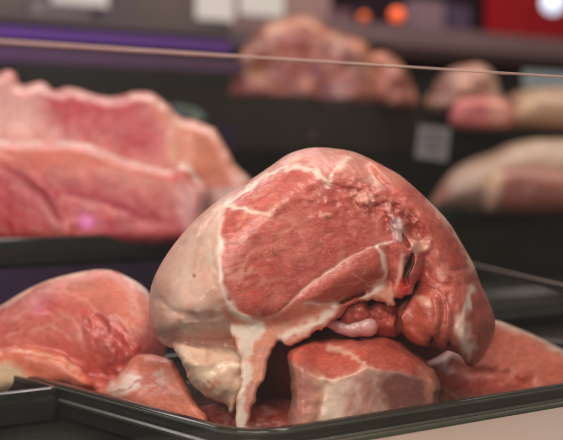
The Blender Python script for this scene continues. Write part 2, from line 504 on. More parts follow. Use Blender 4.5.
# --- relief of the cut face -------------------------------------------------
R = M.relief
R += 2.2*fbm(P2, 46, 2, 5)
# folds in the upper right of the face and along the seam to the right muscle
zone = M.mask([(296, 176), (335, 168), (375, 176), (405, 205), (420, 250), (404, 262), (385, 240), (350, 228), (310, 214)], 16)
fold = fbm(P2, 15, 4, 8, stretch=(2.4, 1, 1), rot=.55)
R += zone*(3.2*(.35-np.abs(fold)*2.2)+1.2*fbm(P2, 6, 3, 3))
R += .6*fbm(P2, 11, 3, 14, stretch=(3, 1, 1), rot=-.5)*sm(X, 225, 245)*(1-sm(X, 400, 420))
R -= 4.5*M.line([(326, 184), (342, 188), (358, 190), (372, 196), (384, 205)], 2.6)
R -= 6*M.line([(378, 206), (384, 214), (389, 224), (393, 232)], 3)
R -= 5*M.line([(396, 206), (406, 214), (416, 226), (420, 240)], 2.6)
R += 5*M.mask([(356, 195), (366, 192), (377, 196), (378, 203), (366, 205), (357, 202)], 2.5, 2)
R += 4*M.mask([(378, 207), (388, 208), (396, 214), (392, 221), (382, 216)], 2.5, 2)
R += 4.5*M.mask([(391, 218), (400, 216), (406, 226), (405, 238), (397, 240), (390, 230)], 2.5, 2)
R += 6*M.mask([(410, 241), (421, 237), (431, 241), (429, 251), (419, 255), (411, 250)], 2.5, 1.5)
R += 2*M.line([(323, 215), (330, 216)], 3)
R += 2.5*M.mask([(268, 208), (276, 203), (281, 207), (275, 215)], 3, 1)
seamz = M.mask([(350, 188), (380, 194), (412, 210), (426, 240), (420, 258), (400, 248), (384, 224), (354, 206)], 6, 4)
R += seamz*(4.5*fbm(P2, 6, 3, 411)+5*(.3-np.abs(fbm(P2, 11, 2, 412, stretch=(2, 1, 1), rot=1.))*2.6))
# small muscle below the thin seam
sm_m = M.mask([(306, 298), (322, 284), (347, 265), (372, 250), (380, 256), (381, 272), (372, 286), (356, 296), (335, 303), (315, 303)], 7)
R += 5.0*sm_m
R -= 1.6*M.line([(262, 320), (281, 311), (305, 288), (328, 272), (350, 257), (376, 246)], 2.2)
R += 1.4*M.line([(378, 246), (383, 257), (386, 270), (384, 284), (377, 292)], 3)
R += 2.5*M.line([(350, 304), (330, 317), (308, 329), (288, 336)], 5)
R -= 2.5*M.line([(388, 248), (391, 262), (389, 280)], 2.)
R += 1.8*fbm(P2, 9, 3, 305, stretch=(1, 3, 1), rot=.25)*sm(X, 415, 440)
R -= 3*M.line([(440, 262), (452, 270), (470, 268)], 3)+2.5*M.line([(424, 262), (432, 280), (450, 286)], 3)
R -= 3.5*M.line([(418, 292), (430, 288), (441, 296), (444, 312), (440, 334), (434, 348)], 2.6)
R += 3*M.line([(434, 300), (437, 316), (432, 340)], 3.5)
R -= 2.5*M.line([(448, 296), (454, 318), (452, 342)], 3)
# left ridge between the fat cap and the cut face
R += 1.8*M.line([(227, 203), (221, 220), (218, 245), (220, 272), (223, 292), (229, 305), (240, 315), (256, 325)], 4)
R -= 2.0*sm_m*0
cap = 1-sm(X, 212, 226)
R += cap*(4*fbm(P2, 34, 2, 21)+.6*fbm(P2, 9, 2, 22)-2.5*M.line([(160, 300), (176, 312), (204, 318), (222, 314)], 5)-3*M.line([(164, 336), (190, 332), (226, 336)], 4))
# --- lobes -------------------------------------------------------------------
def Rb(X, Y):
    left = 1-sm(X, 200, 300); low = sm(Y, 250, 320)
    top = 1-sm(Y, 165, 230)
    return 34+44*left*(1-.45*low)+8*top
body = [(149, 318), (149, 300), (153, 280), (162, 262), (175, 243), (192, 223), (212, 205), (232, 191), (250, 180), (268, 168), (285, 156), (300, 150), (316, 147.5),
        (332, 148.5), (350, 151), (366, 157), (385, 167), (404, 180), (424, 205), (430, 228), (422, 246), (412, 262), (406, 280), (396, 294), (372, 299), (350, 306), (330, 318),
        (300, 332), (270, 340), (240, 344), (215, 347), (185, 350), (166, 346), (154, 334)]
def wbody(X, Y):
    # cut face leans back towards the top; fat side swings away to the left
    return 92+sm(-(Y-250), 0, 110)*20+ sm(X, 330, 420)*8 + (1-sm(X, 150, 225))*20
M.lobe(body, wbody, 88, Rb, k=1, sm=28)
# right muscle, curling over and down
rl = [(372, 164), (388, 170), (402, 178), (420, 193), (436, 208), (450, 224), (462, 244), (473, 263), (480, 282), (488, 299), (494, 316), (495, 330), (490, 345), (482, 358),
      (473, 367), (466, 365), (461, 356), (450, 351), (440, 349), (429, 346), (417, 338), (409, 325), (408, 306), (413, 292), (418, 276), (416, 258), (412, 240), (405, 222), (392, 200), (378, 182)]
M.lobe(rl, lambda X, Y: 72+sm(X, 420, 500)*12-sm(Y, 230, 330)*10+np.maximum(X-464, 0)*1.1*sm(Y, 260, 310)+np.maximum(452-X, 0)*.25*sm(Y, 280, 330), 62, lambda X, Y: 44-22*sm(Y, 270, 340), k=10, sm=8)
# inner flap under the crack
fl = [(402, 303), (412, 294), (428, 293), (438, 300), (440, 318), (436, 340), (424, 346), (410, 341), (398, 330), (393, 316)]
M.lobe(fl, lambda X, Y: 48-5*fbm(P2, 16, 3, 603)+np.abs(X-424)*.35, 26, 9, k=5, relief=.8, wave=2.5)
# dark underside pieces inside the hollow
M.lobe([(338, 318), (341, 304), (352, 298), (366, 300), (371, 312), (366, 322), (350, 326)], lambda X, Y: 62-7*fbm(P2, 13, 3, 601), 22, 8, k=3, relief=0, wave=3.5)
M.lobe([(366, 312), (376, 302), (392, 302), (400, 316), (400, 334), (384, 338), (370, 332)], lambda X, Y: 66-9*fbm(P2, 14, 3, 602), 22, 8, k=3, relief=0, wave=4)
# pale band along the lower edge and the strip hanging down over the tray rim
band = [(226, 304), (240, 314), (256, 323), (262, 314), (268, 318), (284, 308), (300, 302), (320, 303), (344, 301), (366, 294), (380, 284), (392, 280), (399, 290), (396, 300), (387, 311), (383, 302), (372, 299),
        (352, 305), (340, 316), (322, 328), (303, 341), (292, 345), (280, 343), (274, 348), (269, 362), (266, 376), (259, 386), (257, 400), (252, 412), (250, 424), (246, 434), (239, 434), (235, 424), (237, 405),
        (239, 385), (241, 370), (237, 352), (232, 336), (228, 322)]
M.lobe(band, lambda X, Y: 20+sm(-Y, -400, -330)*8+sm(X, 300, 390)*6, 7, 5, k=3, relief=.5, wave=4.2, seed=9)
# yellow fat lobe behind the strip
M.lobe([(173, 346), (182, 364), (189, 378), (196, 388), (206, 396), (216, 401), (227, 406), (229, 413), (235, 414), (238, 406), (250, 402), (256, 375), (250, 345), (225, 335), (190, 336)],
       lambda X, Y: 56+(1-sm(Y, 346, 366))*16-5*fbm(P2, 20, 2, 303)-.8*fbm(P2, 7, 2, 304), 24, 16, k=5, relief=0, wave=2.5, seed=3)
# hidden back: mass the leg rests on
M.ball((300, 318, 172), (128, 88, 70), k=14)
M.ball((400, 292, 164), (78, 74, 60), k=10)
M.lobe([(395, 276), (404, 272), (412, 279), (413, 292), (404, 299), (396, 297), (392, 288)], 30, 14, 8, k=3, relief=.3)
M.lobe([(384, 240), (402, 236), (418, 240), (424, 256), (420, 276), (410, 284), (396, 280), (386, 262)], 34, 26, 12, k=8, relief=.6)
# crack and hollow
M.cut([(412, 252), (415, 259), (413, 268), (408, 276), (409, 284), (405, 285), (403, 277), (405, 268), (409, 260)], 27, 1.5, 1.2)
M.cut([(402, 232), (406, 238), (411, 247), (408, 248), (403, 241)], 22, 1.5, 1.)
M.cut([(405, 296), (410, 297), (405, 306), (401, 318), (402, 332), (397, 334), (396, 318), (399, 305)], 60, 3, 1.5)
M.cut([(386, 214), (391, 218), (393, 228), (397, 236), (393, 235), (388, 226)], 12, 1.5, 1.5)
M.path3([(186, 351, 10), (205, 354, 16), (222, 350, 18), (236, 344, 12)], [3, 4, 4, 3], 5, sub=True)
M.cut([(432, 336), (436, 344), (437, 356), (431, 356), (430, 346)], 60, 3, 1.5)
M.cut([(448, 340), (453, 348), (452, 358), (447, 356)], 60, 3, 1.5)

# --- paint --------------------------------------------------------------------
MUS = (210, 112, 98); DEEP = (182, 76, 68); PALE = (255, 230, 212)
M.col[:] = srgb(*MUS); 
n1 = fbm(P2, 30, 3, 61); n2 = fbm(P2, 10, 3, 62)
M.paint(np.clip(.5+1.3*n1, 0, 1), (192, 84, 74), .7)
M.paint(np.clip(.2+1.3*fbm(P2, 18, 3, 63), 0, 1), (222, 128, 112), .6)
# marbling threads inside the face: thin crossing lines
face = M.mask([(228, 206), (260, 190), (300, 175), (325, 190), (350, 225), (385, 244), (350, 256), (300, 288), (262, 312), (240, 308), (226, 285), (222, 250)], 6)
for sd, rot, sc_ in ((71, .9, 13), (72, -.5, 16), (73, .2, 9)):
    r = 1-np.abs(fbm(P2+3*np.stack([M.wob[0], M.wob[1], 0*X], -1), sc_, 2, sd, stretch=(2.2, 1, 1), rot=rot))*15
    gate = np.clip(fbm(P2, 24, 2, sd+9)*3+.25, 0, 1)
    M.paint(np.clip(r, 0, 1)*gate*face, (232, 162, 140), .28, .5)
for pts, w in (([(240, 230), (248, 245), (262, 252), (270, 262)], 1.1), ([(270, 262), (262, 275), (250, 284), (246, 296)], 1.), ([(262, 252), (280, 246), (296, 250)], .9), ([(236, 262), (250, 268), (268, 270)], .9),
               ([(280, 246), (290, 232), (288, 220)], .9), ([(300, 232), (315, 230), (340, 236)], 1.), ([(256, 290), (268, 284), (284, 286)], .8), ([(308, 214), (300, 226), (302, 240)], .8)):
    M.paint(M.line(pts, w*1.3, jit=5)*np.clip(.7+2*fbm(P2, 7, 2, 301), 0, 1), (232, 160, 136), .42, .3)
fl1 = np.clip((fbm(P2, 4.2, 2, 501, stretch=(3.2, 1, 1), rot=-.35)-.22)*6, 0, 1)*np.clip(.55+2*fbm(P2, 22, 2, 503), 0, 1)
M.paint(fl1*face, (238, 172, 150), .6, .35)
fl2 = np.clip((fbm(P2, 4.6, 2, 502, stretch=(1, 2.6, 1), rot=.5)-.26)*6, 0, 1)*np.clip(.4+2*fbm(P2, 26, 2, 504), 0, 1)
M.paint(fl2*face, (234, 168, 146), .55, .35)
fl3 = np.clip((fbm(P2, 5, 3, 505, stretch=(3.5, 1, 1), rot=-.35)-.12)*4, 0, 1)
M.paint(fl3*(1-M.mask([(140, 340), (140, 290), (160, 250), (200, 205), (240, 182), (226, 204), (218, 245), (221, 292), (240, 318), (240, 345), (150, 352)], 3)), (160, 58, 50), .45)
# darker lower middle of the face
M.paint(M.mask([(270, 270), (310, 250), (350, 240), (368, 246), (330, 268), (290, 298), (265, 308)], 12), DEEP, .55)
M.paint(M.mask([(236, 292), (262, 290), (262, 308), (250, 312), (240, 306)], 6, 2), (206, 84, 68), .6)
M.paint(M.mask([(296, 182), (330, 186), (350, 215), (330, 232), (300, 215)], 14), (196, 92, 80), .5)
# upper border band
M.paint(M.mask([(240, 186), (270, 166), (300, 150), (340, 150), (380, 164), (405, 185), (370, 178), (340, 172), (330, 186), (318, 176), (300, 168), (276, 170), (256, 180)], 4, 3), (220, 138, 116), .8)
M.paint(M.line([(226, 204), (240, 194), (254, 184), (268, 174), (278, 170), (290, 168), (302, 168), (312, 171), (322, 177), (329, 184)], 1.8, 2.6), PALE, .85, .9)
M.paint(M.line([(316, 172), (323, 177), (330, 186)], 2.2, 2.8), PALE, .85, .9)
M.paint(M.line([(331, 186), (331, 176), (334, 168)], 1.8, 1), PALE, .7, .8)
M.paint(M.mask([(336, 166), (344, 158), (350, 156), (346, 163), (340, 169)], 2.5, 1), PALE, .7, .8)
M.paint(M.mask([(262, 172), (285, 158), (300, 153), (296, 163), (280, 167)], 4, 2), (236, 184, 160), .6, .6)
M.paint(M.mask([(368, 176), (375, 178), (385, 188), (380, 190), (370, 183)], 2, 1), (226, 178, 158), .8, .8)
# thin rim of fat along the outline on the top and right
M.paint(M.line([(250, 179), (270, 166), (286, 155), (300, 149.5), (316, 147), (333, 148), (352, 151), (370, 158)], 2., jit=1.5), (238, 205, 180), .7, .8)
M.paint(M.line([(385, 166), (403, 179), (420, 193)], 1.5), (236, 190, 165), .55, .7)
M.paint(M.line([(430, 202), (445, 218), (457, 236), (465, 248), (476, 268)], 3, 5), (250, 220, 202), .9, .8)
M.paint(M.line([(476, 268), (484, 288), (494, 315)], 2.), (236, 180, 155), .6, .6)
# right muscle
rm = M.mask([(412, 205), (440, 215), (470, 265), (492, 320), (480, 360), (440, 345), (412, 320), (416, 270)], 6)
M.paint(rm*np.clip(.5+1.5*fbm(P2, 20, 3, 66, stretch=(1, 2.4, 1)), 0, 1), (176, 74, 58), .9)
M.paint(M.line([(472, 288), (469, 300), (465, 312), (461, 324), (462, 338), (468, 350)], 3, 6.5, jit=1.5), (252, 220, 202), .95, .85)
M.paint(M.line([(436, 252), (444, 268), (446, 286)], 3, jit=3), (222, 140, 120), .4)
M.paint(M.line([(428, 262), (440, 272), (455, 274)], 2., jit=3), (225, 150, 130), .4)
# ragged seam: crevice shade painted dark, torn pink bits and grey gristle
seam = M.mask([(352, 190), (380, 196), (412, 212), (424, 240), (418, 256), (400, 246), (384, 222), (356, 206)], 5, 4)
M.paint(seam*np.clip(.5+2*fbm(P2, 6, 3, 81), 0, 1), (150, 48, 40), .85)  # shade in the seam's crevices painted dark
M.paint(seam*np.clip(-.1+2.4*fbm(P2, 5, 3, 82), 0, 1), (236, 172, 152), .8, .6)
M.paint(M.mask([(357, 195), (366, 192), (377, 196), (377, 202), (366, 204), (358, 201)], 2, 2), (236, 166, 146), .9, .5)
M.paint(M.mask([(392, 219), (400, 217), (405, 227), (403, 240), (397, 239), (391, 231)], 2, 2), (214, 176, 172), .9, .9)
M.paint(M.mask([(411, 242), (421, 238), (430, 241), (428, 250), (419, 254), (412, 250)], 2, 1.5), (240, 178, 158), .9, .7)
M.paint(M.line([(323, 216), (330, 216)], 2.6), (230, 160, 140), .6, .3)
M.paint(M.line([(326, 184), (342, 188), (358, 190), (372, 196)], 2), (160, 60, 52), .6)  # shadow of the fold painted as a dark line
M.paint(M.line([(269, 212), (275, 205), (279, 207)], 2.), (226, 176, 150), .5)
# small muscle and its pale seams
M.paint(M.line([(262, 320), (281, 311), (305, 288), (328, 272), (350, 257), (376, 246)], .9, 1.5), (244, 204, 184), .85, .7)
M.paint(sm_m, (192, 92, 76), .7)
M.paint(M.line([(352, 273), (362, 280), (372, 286)], 1.), (235, 170, 150), .6, .5)
M.paint(M.line([(364, 281), (352, 284), (336, 286)], .8), (235, 170, 150), .5, .5)
M.paint(M.line([(360, 279), (366, 268)], .8), (235, 170, 150), .5, .5)
bandm = M.mask([(256, 326), (264, 319), (282, 311), (300, 302), (312, 304), (346, 304), (374, 294), (398, 284), (398, 300), (385, 312), (352, 306), (330, 328), (303, 343), (270, 350), (262, 378), (250, 432), (238, 430), (244, 374)], 3)
M.paint(bandm, (228, 146, 120), .9, .3)
M.paint(bandm*np.clip(.1+1.8*fbm(P2, 9, 3, 90, stretch=(2, 1, 1), rot=-.5), 0, 1), (238, 180, 152), .7, .5)
M.paint(M.line([(306, 303), (325, 305), (345, 304), (358, 300), (372, 293), (379, 288)], 2, 3.2), (250, 222, 204), .95, .9)
M.paint(M.line([(346, 303), (336, 311), (322, 319), (306, 328), (290, 335), (281, 340)], 5.5, 4.5, jit=2.6), (255, 230, 212), .95, .9)
M.paint(M.line([(394, 241), (386, 243), (378, 246), (382, 254), (385, 266), (385, 278), (378, 288)], 1.3, 3.4), (248, 216, 200), .9, .9)
M.paint(M.mask([(388, 250), (397, 248), (400, 262), (398, 278), (390, 282), (388, 268)], 3), (206, 104, 90), .7)
M.paint(M.line([(403, 256), (401, 270), (397, 285), (388, 306)], 2.4), (246, 190, 176), .85, .6)
# blood spot, then the crack's shade painted dark
M.paint(M.mask([(396, 286), (403, 278), (411, 281), (411, 292), (403, 298), (396, 294)], 2., 1.), (214, 36, 32), .85, 0)
M.paint(M.mask([(404, 255), (411, 256), (413, 268), (408, 279), (403, 274)], 2.), (90, 20, 16), .9, 0)  # shade inside the crack, painted
# ridge seam left of the face
M.paint(M.line([(226, 203), (221, 220), (219, 245), (220, 270), (222, 290), (228, 304), (240, 315), (254, 323), (258, 330)], 2.2, 5.5, jit=1.6), PALE, .95, .9)
M.paint(M.line([(226, 205), (240, 208), (256, 212), (274, 216)], 2., 1.2, fade=3), PALE, .9, .8)
M.paint(M.line([(214, 203), (222, 204), (227, 202)], 2.), (230, 190, 165), .6, .8)
# fat cap
capm = M.mask([(140, 340), (140, 290), (160, 250), (200, 205), (240, 182), (226, 204), (220, 222), (217, 245), (218, 272), (221, 292), (228, 307), (240, 318), (250, 326), (240, 345), (200, 355), (150, 352)], 2.5, 1)
M.paint(capm, (234, 192, 174), 1, .85)
M.paint(capm*np.clip(.1+1.8*fbm(P2, 26, 3, 95), 0, 1), (214, 158, 136), .6)
M.paint(capm*np.clip(.0+1.8*fbm(P2, 17, 3, 96), 0, 1), (234, 206, 188), .6)
M.paint(capm*np.clip(-.2+2.*fbm(P2, 10, 3, 97), 0, 1), (228, 168, 140), .6)
M.paint(capm*M.mask([(150, 330), (150, 290), (165, 262), (182, 245), (176, 280), (172, 320), (165, 345)], 10), (210, 150, 130), .55)
M.paint(capm*M.mask([(165, 338), (200, 330), (225, 334), (228, 348), (190, 352)], 6, 3), (220, 150, 132), .6)
M.paint(capm*M.mask([(208, 256), (216, 258), (216, 274), (211, 270)], 3, 2), (240, 210, 186), .8)
M.paint(capm*M.mask([(210, 285), (219, 292), (228, 306), (219, 304), (210, 296)], 4, 2), (226, 148, 118), .6)
M.paint(capm*M.mask([(222, 309), (232, 314), (238, 322), (228, 322)], 2.5, 1.5), (216, 108, 78), .7)
M.paint(capm*np.clip(-.2+2.2*fbm(P2, 8, 3, 196, stretch=(1, 2.5, 1), rot=.3), 0, 1), (214, 140, 120), .5)
M.paint(capm*np.clip(-.4+2.4*fbm(P2, 14, 3, 197), 0, 1), (206, 176, 154), .5)
M.paint(np.exp(-((X-194)**2+(Y-276)**2)/2.2), (150, 50, 34), .9)
# strip
M.paint(M.mask([(230, 326), (256, 324), (278, 340), (270, 372), (262, 400), (252, 434), (234, 434), (234, 400)], 2.5, 2), (236, 158, 132), .9, .4)
M.paint(M.mask([(232, 326), (258, 322), (262, 334), (252, 350), (249, 376), (244, 400), (243, 430), (232, 432), (236, 370), (240, 352)], 2, 6.5), (255, 230, 210), .93, .8)
M.paint(M.line([(266, 352), (262, 375), (257, 398), (252, 428)], 2.4, jit=3), (246, 190, 166), .7, .3)
M.paint(M.line([(262, 346), (256, 372), (250, 400)], 1.5, jit=2), (240, 190, 165), .6)
# yellow lobe
lob = M.mask([(172, 350), (184, 372), (196, 392), (214, 404), (230, 414), (238, 410), (242, 380), (243, 352), (214, 347)], 3)
M.paint(lob, (236, 198, 170), 1, .9)
M.paint(lob*np.clip(1.8*fbm(P2, 12, 3, 98), 0, 1), (244, 214, 188), .7)
M.paint(lob*np.clip(-.3+2*fbm(P2, 8, 3, 99), 0, 1), (226, 150, 116), .7)
M.paint(M.line([(203, 384), (209, 391), (213, 386), (208, 382)], 2.2), (218, 120, 84), .8)
M.paint(M.line([(232, 402), (234, 411)], 3), (232, 178, 146), .7)
# hollow
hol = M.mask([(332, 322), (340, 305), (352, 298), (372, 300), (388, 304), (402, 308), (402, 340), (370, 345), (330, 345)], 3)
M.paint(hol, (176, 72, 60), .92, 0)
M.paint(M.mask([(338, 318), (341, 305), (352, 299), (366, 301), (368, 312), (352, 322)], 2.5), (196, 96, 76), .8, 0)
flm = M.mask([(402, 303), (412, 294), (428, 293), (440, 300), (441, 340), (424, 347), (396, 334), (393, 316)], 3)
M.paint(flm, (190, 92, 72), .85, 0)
M.paint(M.mask([(413, 296), (424, 297), (432, 303), (430, 307), (420, 303)], 2, 1.5), (226, 170, 146), .8, .6)
M.paint(M.line([(435, 302), (438, 320), (434, 342)], 1.8, jit=2), (206, 120, 96), .6)
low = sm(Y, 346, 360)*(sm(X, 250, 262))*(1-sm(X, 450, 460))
M.paint(low*(1-M.mask([(238, 330), (275, 340), (262, 400), (250, 436), (230, 436), (238, 380)], 2)), (140, 50, 40), .95, 0)  # shade on the underside behind the strip, painted dark red

def hero_post(p, N, col, fat, disp):
    u, v, w = p.T
    # skin side and back keep the fat colour, undersides and deep hollow get painted shade in dark red
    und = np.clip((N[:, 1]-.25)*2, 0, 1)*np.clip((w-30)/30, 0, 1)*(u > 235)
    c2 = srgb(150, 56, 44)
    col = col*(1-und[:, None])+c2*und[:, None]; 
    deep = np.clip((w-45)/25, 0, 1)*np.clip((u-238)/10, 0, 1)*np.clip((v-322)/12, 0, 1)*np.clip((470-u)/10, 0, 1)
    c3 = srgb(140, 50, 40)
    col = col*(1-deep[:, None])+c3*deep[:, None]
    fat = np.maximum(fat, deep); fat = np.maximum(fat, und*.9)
    disp = disp+.2*fbm(p, 4.5, 2, 131)*(1-fat)
    return col, fat, disp
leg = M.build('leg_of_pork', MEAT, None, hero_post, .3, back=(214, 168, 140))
tag(leg, 'large boned leg of pork with broad red cut face, pale fat cap and hanging strip', 'meat', 'fresh pork in the front trays')

# sawn bone end in the hollow
B = Meat(HD, (322, 308, 30, 392, 350, 90), 1., 1.5, HT, 240)
B.path3([(343, 328, 56), (354, 329, 50), (366, 327, 47)], [7.5, 8.5, 9.2], 2)
B.relief += 0
B.ball((369, 327, 44), (9.6, 9.6, 9), k=3)
B.path3([(328, 322, 52), (337, 326, 56)], [5, 6], 4)
B.col[:] = srgb(232, 172, 168); B.fat[:] = .9
B.paint(B.line([(342, 325), (356, 325), (370, 323)], 2.5), (244, 208, 202), .6)
B.paint(np.clip(-.1+2*fbm(B.P2, 7, 3, 5), 0, 1), (206, 110, 104), .7)
B.paint(B.line([(330, 335), (352, 337), (372, 335)], 3), (206, 140, 134), .6)
tag(B.build('bone', FATMAT, leg, rough_amp=1.6), 'whitish pink bone end inside the hollow')
# ================================================================== the other cuts in the front trays
MUS = (203, 112, 96); PALE = (238, 210, 190)

# ---- block with a pale fat side in front of the leg
M = Meat(1.118, (276, 322, -60, 452, 456, 150), 1., 2., .065/180, 345)
X, Y, P2 = M.X, M.Y, M.P2
M.relief += 2*fbm(P2, 22, 3, 201)+1.*fbm(P2, 7, 3, 202)
M.relief -= 2*M.line([(326, 384), (322, 400), (316, 424)], 4)
def wblk(X, Y):
    edge = np.interp(X, [284, 300, 318, 333, 350, 366, 392, 412, 430, 445], [362, 368, 378, 380, 375, 368, 372, 375, 380, 386])
    topf = np.clip((edge-Y)/38, 0, 1)       # the top face slopes away from the viewer
    return 38+topf*74+(np.sqrt((X-364)**2+160)-12.6)*np.where(X > 364, .60, .28)+(1-sm(X, 288, 304))*14
M.lobe([(288, 352), (298, 344), (312, 340), (332, 337.5), (352, 338), (366, 341), (385, 338), (397, 344), (410, 352), (426, 362), (436, 374), (441, 390), (438, 404), (434, 440), (400, 448), (340, 450), (292, 448), (288, 420), (291, 395), (290, 370)],
       wblk, 58, 7, k=2, sm=1, wave=2.)
M.lobe([(362, 338), (384, 336), (402, 343), (414, 352), (424, 358), (424, 368), (404, 370), (384, 362), (368, 352)], 92, 30, 12, k=5, relief=.6, wave=2.5, seed=5)
M.col[:] = srgb(210, 104, 86)
M.paint(np.clip(.5+1.6*fbm(P2, 14, 3, 203), 0, 1), (196, 84, 68), .6)
top_edge = 372
M.paint(M.mask([(280, 366), (290, 362), (302, 369), (318, 378), (333, 381), (350, 376), (366, 369), (392, 373), (412, 376), (430, 381), (446, 388), (446, 455), (280, 455)], 3, 3), (230, 188, 166), .95, .6)
M.paint(M.line([(330, 347), (344, 352), (356, 358), (366, 368)], 2.6, 2.2), (240, 190, 166), .85, .8)
M.paint(M.line([(318, 378), (334, 381), (352, 375), (366, 369), (384, 372), (410, 376), (430, 381)], 2.2), (248, 206, 182), .8, .8)
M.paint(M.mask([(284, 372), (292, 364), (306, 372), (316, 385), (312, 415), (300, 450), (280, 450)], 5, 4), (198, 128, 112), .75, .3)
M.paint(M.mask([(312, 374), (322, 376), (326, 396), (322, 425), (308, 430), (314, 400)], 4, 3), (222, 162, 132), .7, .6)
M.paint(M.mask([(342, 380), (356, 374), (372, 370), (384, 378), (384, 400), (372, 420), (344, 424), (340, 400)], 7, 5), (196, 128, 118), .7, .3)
M.paint(M.mask([(384, 374), (420, 374), (436, 384), (438, 406), (400, 416), (384, 400)], 6, 4), (142, 74, 70), .9, .2)  # shade of the receding right face painted into the colour
M.paint(M.line([(352, 382), (358, 396), (350, 416)], 3, jit=3), (232, 196, 176), .7, .7)
M.paint(M.line([(372, 374), (378, 386), (366, 408), (360, 424)], 2.6, jit=3), (222, 180, 160), .6, .7)
M.paint(M.mask([(318, 380), (334, 384), (350, 380), (346, 400), (338, 440), (318, 440), (324, 400)], 4, 4), (246, 216, 192), .85, .8)
M.paint(M.mask([(298, 368), (316, 380), (320, 400), (312, 440), (290, 440)], 5, 4), (206, 134, 118), .6, .3)
M.paint(M.mask([(418, 366), (432, 372), (440, 392), (440, 410), (428, 400), (424, 380)], 3, 3), (222, 150, 122), .7, .6)
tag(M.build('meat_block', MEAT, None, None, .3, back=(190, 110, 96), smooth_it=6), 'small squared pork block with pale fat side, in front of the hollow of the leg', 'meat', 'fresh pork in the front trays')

# ---- flat cut at the right, fat rim on its upper edge
M = Meat(1.30, (396, 306, -80, 640, 440, 90), 1.25, 2.5, .13/220, 450)
X, Y, P2 = M.X, M.Y, M.P2
M.relief += 3*fbm(P2, 34, 3, 211)+1.5*fbm(P2, 10, 3, 212)
M.relief -= 7*M.line([(452, 366), (470, 372), (492, 372), (512, 378), (528, 388)], 4)
M.relief -= 5*M.line([(532, 382), (536, 392), (530, 402)], 4)
def wfl(X, Y): return 20+(1-sm(Y, 330, 395))*55
M.lobe([(440, 352), (462, 335), (478, 322), (495, 320), (515, 327), (536, 336), (556, 346), (580, 358), (604, 374), (618, 395), (612, 425), (560, 432), (500, 434), (450, 436), (424, 430), (410, 405), (414, 376)],
       wfl, 46, 20, k=2, sm=4)
M.lobe([(424, 372), (446, 366), (474, 371), (500, 376), (522, 384), (534, 396), (520, 420), (470, 432), (430, 432), (415, 400)], 12, 30, 18, k=4)
M.col[:] = srgb(216, 112, 88)
M.paint(np.clip(.4+1.4*fbm(P2, 16, 3, 213), 0, 1), (214, 112, 90), .7)
M.paint(M.mask([(420, 380), (450, 366), (480, 372), (510, 380), (524, 390), (520, 430), (420, 434)], 5, 3), (204, 78, 60), .85)
M.paint(np.clip(-.3+2*fbm(P2, 5, 2, 216), 0, 1)*M.mask([(430, 370), (520, 380), (520, 420), (430, 430)], 8), (236, 150, 126), .6)
M.paint(M.line([(478, 321), (495, 320), (515, 327), (536, 336), (556, 346), (580, 358), (604, 374), (618, 395)], 3.2, 6.5), (244, 216, 194), .95, .9)
M.paint(M.line([(435, 384), (446, 389), (458, 397)], 1.8), (240, 168, 148), .7, .6)
tag(M.build('pork_slice', MEAT, None, None, .3, back=(214, 112, 90)), 'flat orange pink pork slice with white fat rim, to the right behind the block', 'meat', 'fresh pork in the front trays')

# ---- pale flat cut at the left corner of the tray
M = Meat(1.20, (84, 346, -50, 222, 440, 90), 1., 2., -.0013, 150)
X, Y, P2 = M.X, M.Y, M.P2
M.relief += 2.5*fbm(P2, 26, 3, 221)+1.2*fbm(P2, 8, 3, 222, stretch=(2.5, 1, 1), rot=.4)
M.lobe([(96, 390), (108, 383), (120, 372), (132, 359), (143, 354), (158, 356), (172, 361), (180, 372), (188, 386), (196, 400), (206, 416), (214, 432), (204, 440), (180, 438), (150, 432), (118, 418), (98, 402)],
       lambda X, Y: 22+(1-sm(Y-.45*(X-150), 356, 410))*44, 30, 9, k=2, sm=3, wave=2.2)
M.col[:] = srgb(222, 132, 106)
M.paint(np.clip(.3+1.6*fbm(P2, 14, 3, 223), 0, 1), (210, 112, 90), .5)
wm = M.mask([(112, 388), (130, 372), (150, 366), (166, 372), (172, 384), (160, 392), (136, 396), (120, 400)], 6, 5)
M.paint(wm*np.clip(.65+1.8*fbm(P2, 9, 3, 224, stretch=(3, 1, 1), rot=-.45), 0, 1), (250, 224, 212), .95, .7)  # streaky white sheen painted into the colour
for k in range(7):
    M.paint(M.line([(112+5*k, 396-3*k), (134+4*k, 384-2*k), (160+2*k, 382+2*k)], 1., jit=3.5), (198, 96, 82), .5)
M.paint(M.mask([(165, 375), (178, 372), (210, 430), (200, 436), (180, 410)], 6, 4), (228, 138, 104), .7)
tag(M.build('pork_cutlet', MEAT, None, None, .3, back=(214, 150, 124)), 'thin pale pork cutlet with a streaky white sheen, by the rounded tray corner', 'meat', 'fresh pork in the front trays')

# ---- dome shaped cut at the left
M = Meat(1.30, (-90, 258, -50, 178, 410, 170), 1.25, 2.5, -.0002, 75)
X, Y, P2 = M.X, M.Y, M.P2
M.relief += 3*fbm(P2, 40, 3, 231)
rgh = M.mask([(80, 322), (98, 312), (118, 318), (140, 340), (142, 372), (118, 390), (98, 372), (92, 350)], 10)
M.relief += rgh*(3*(.4-np.abs(fbm(P2, 10, 3, 232, stretch=(1, 2, 1), rot=-.5))*2.4))
M.relief -= 5*M.line([(96, 318), (108, 330), (118, 345), (120, 365)], 5)
M.relief += 1.2*fbm(P2, 14, 3, 234, stretch=(3, 1, 1), rot=.3)
M.lobe([(-78, 392), (-76, 356), (-50, 332), (-20, 318), (0, 306), (16, 296), (30, 288), (46, 281), (62, 276), (80, 272), (98, 269.5), (114, 271), (128, 277), (140, 284), (149, 293), (158, 312), (166, 345), (160, 372), (130, 392), (104, 396), (60, 398), (0, 400)],
       lambda X, Y: 62+(1-sm(Y, 280, 350))*20, 58, 56, k=2, sm=5)
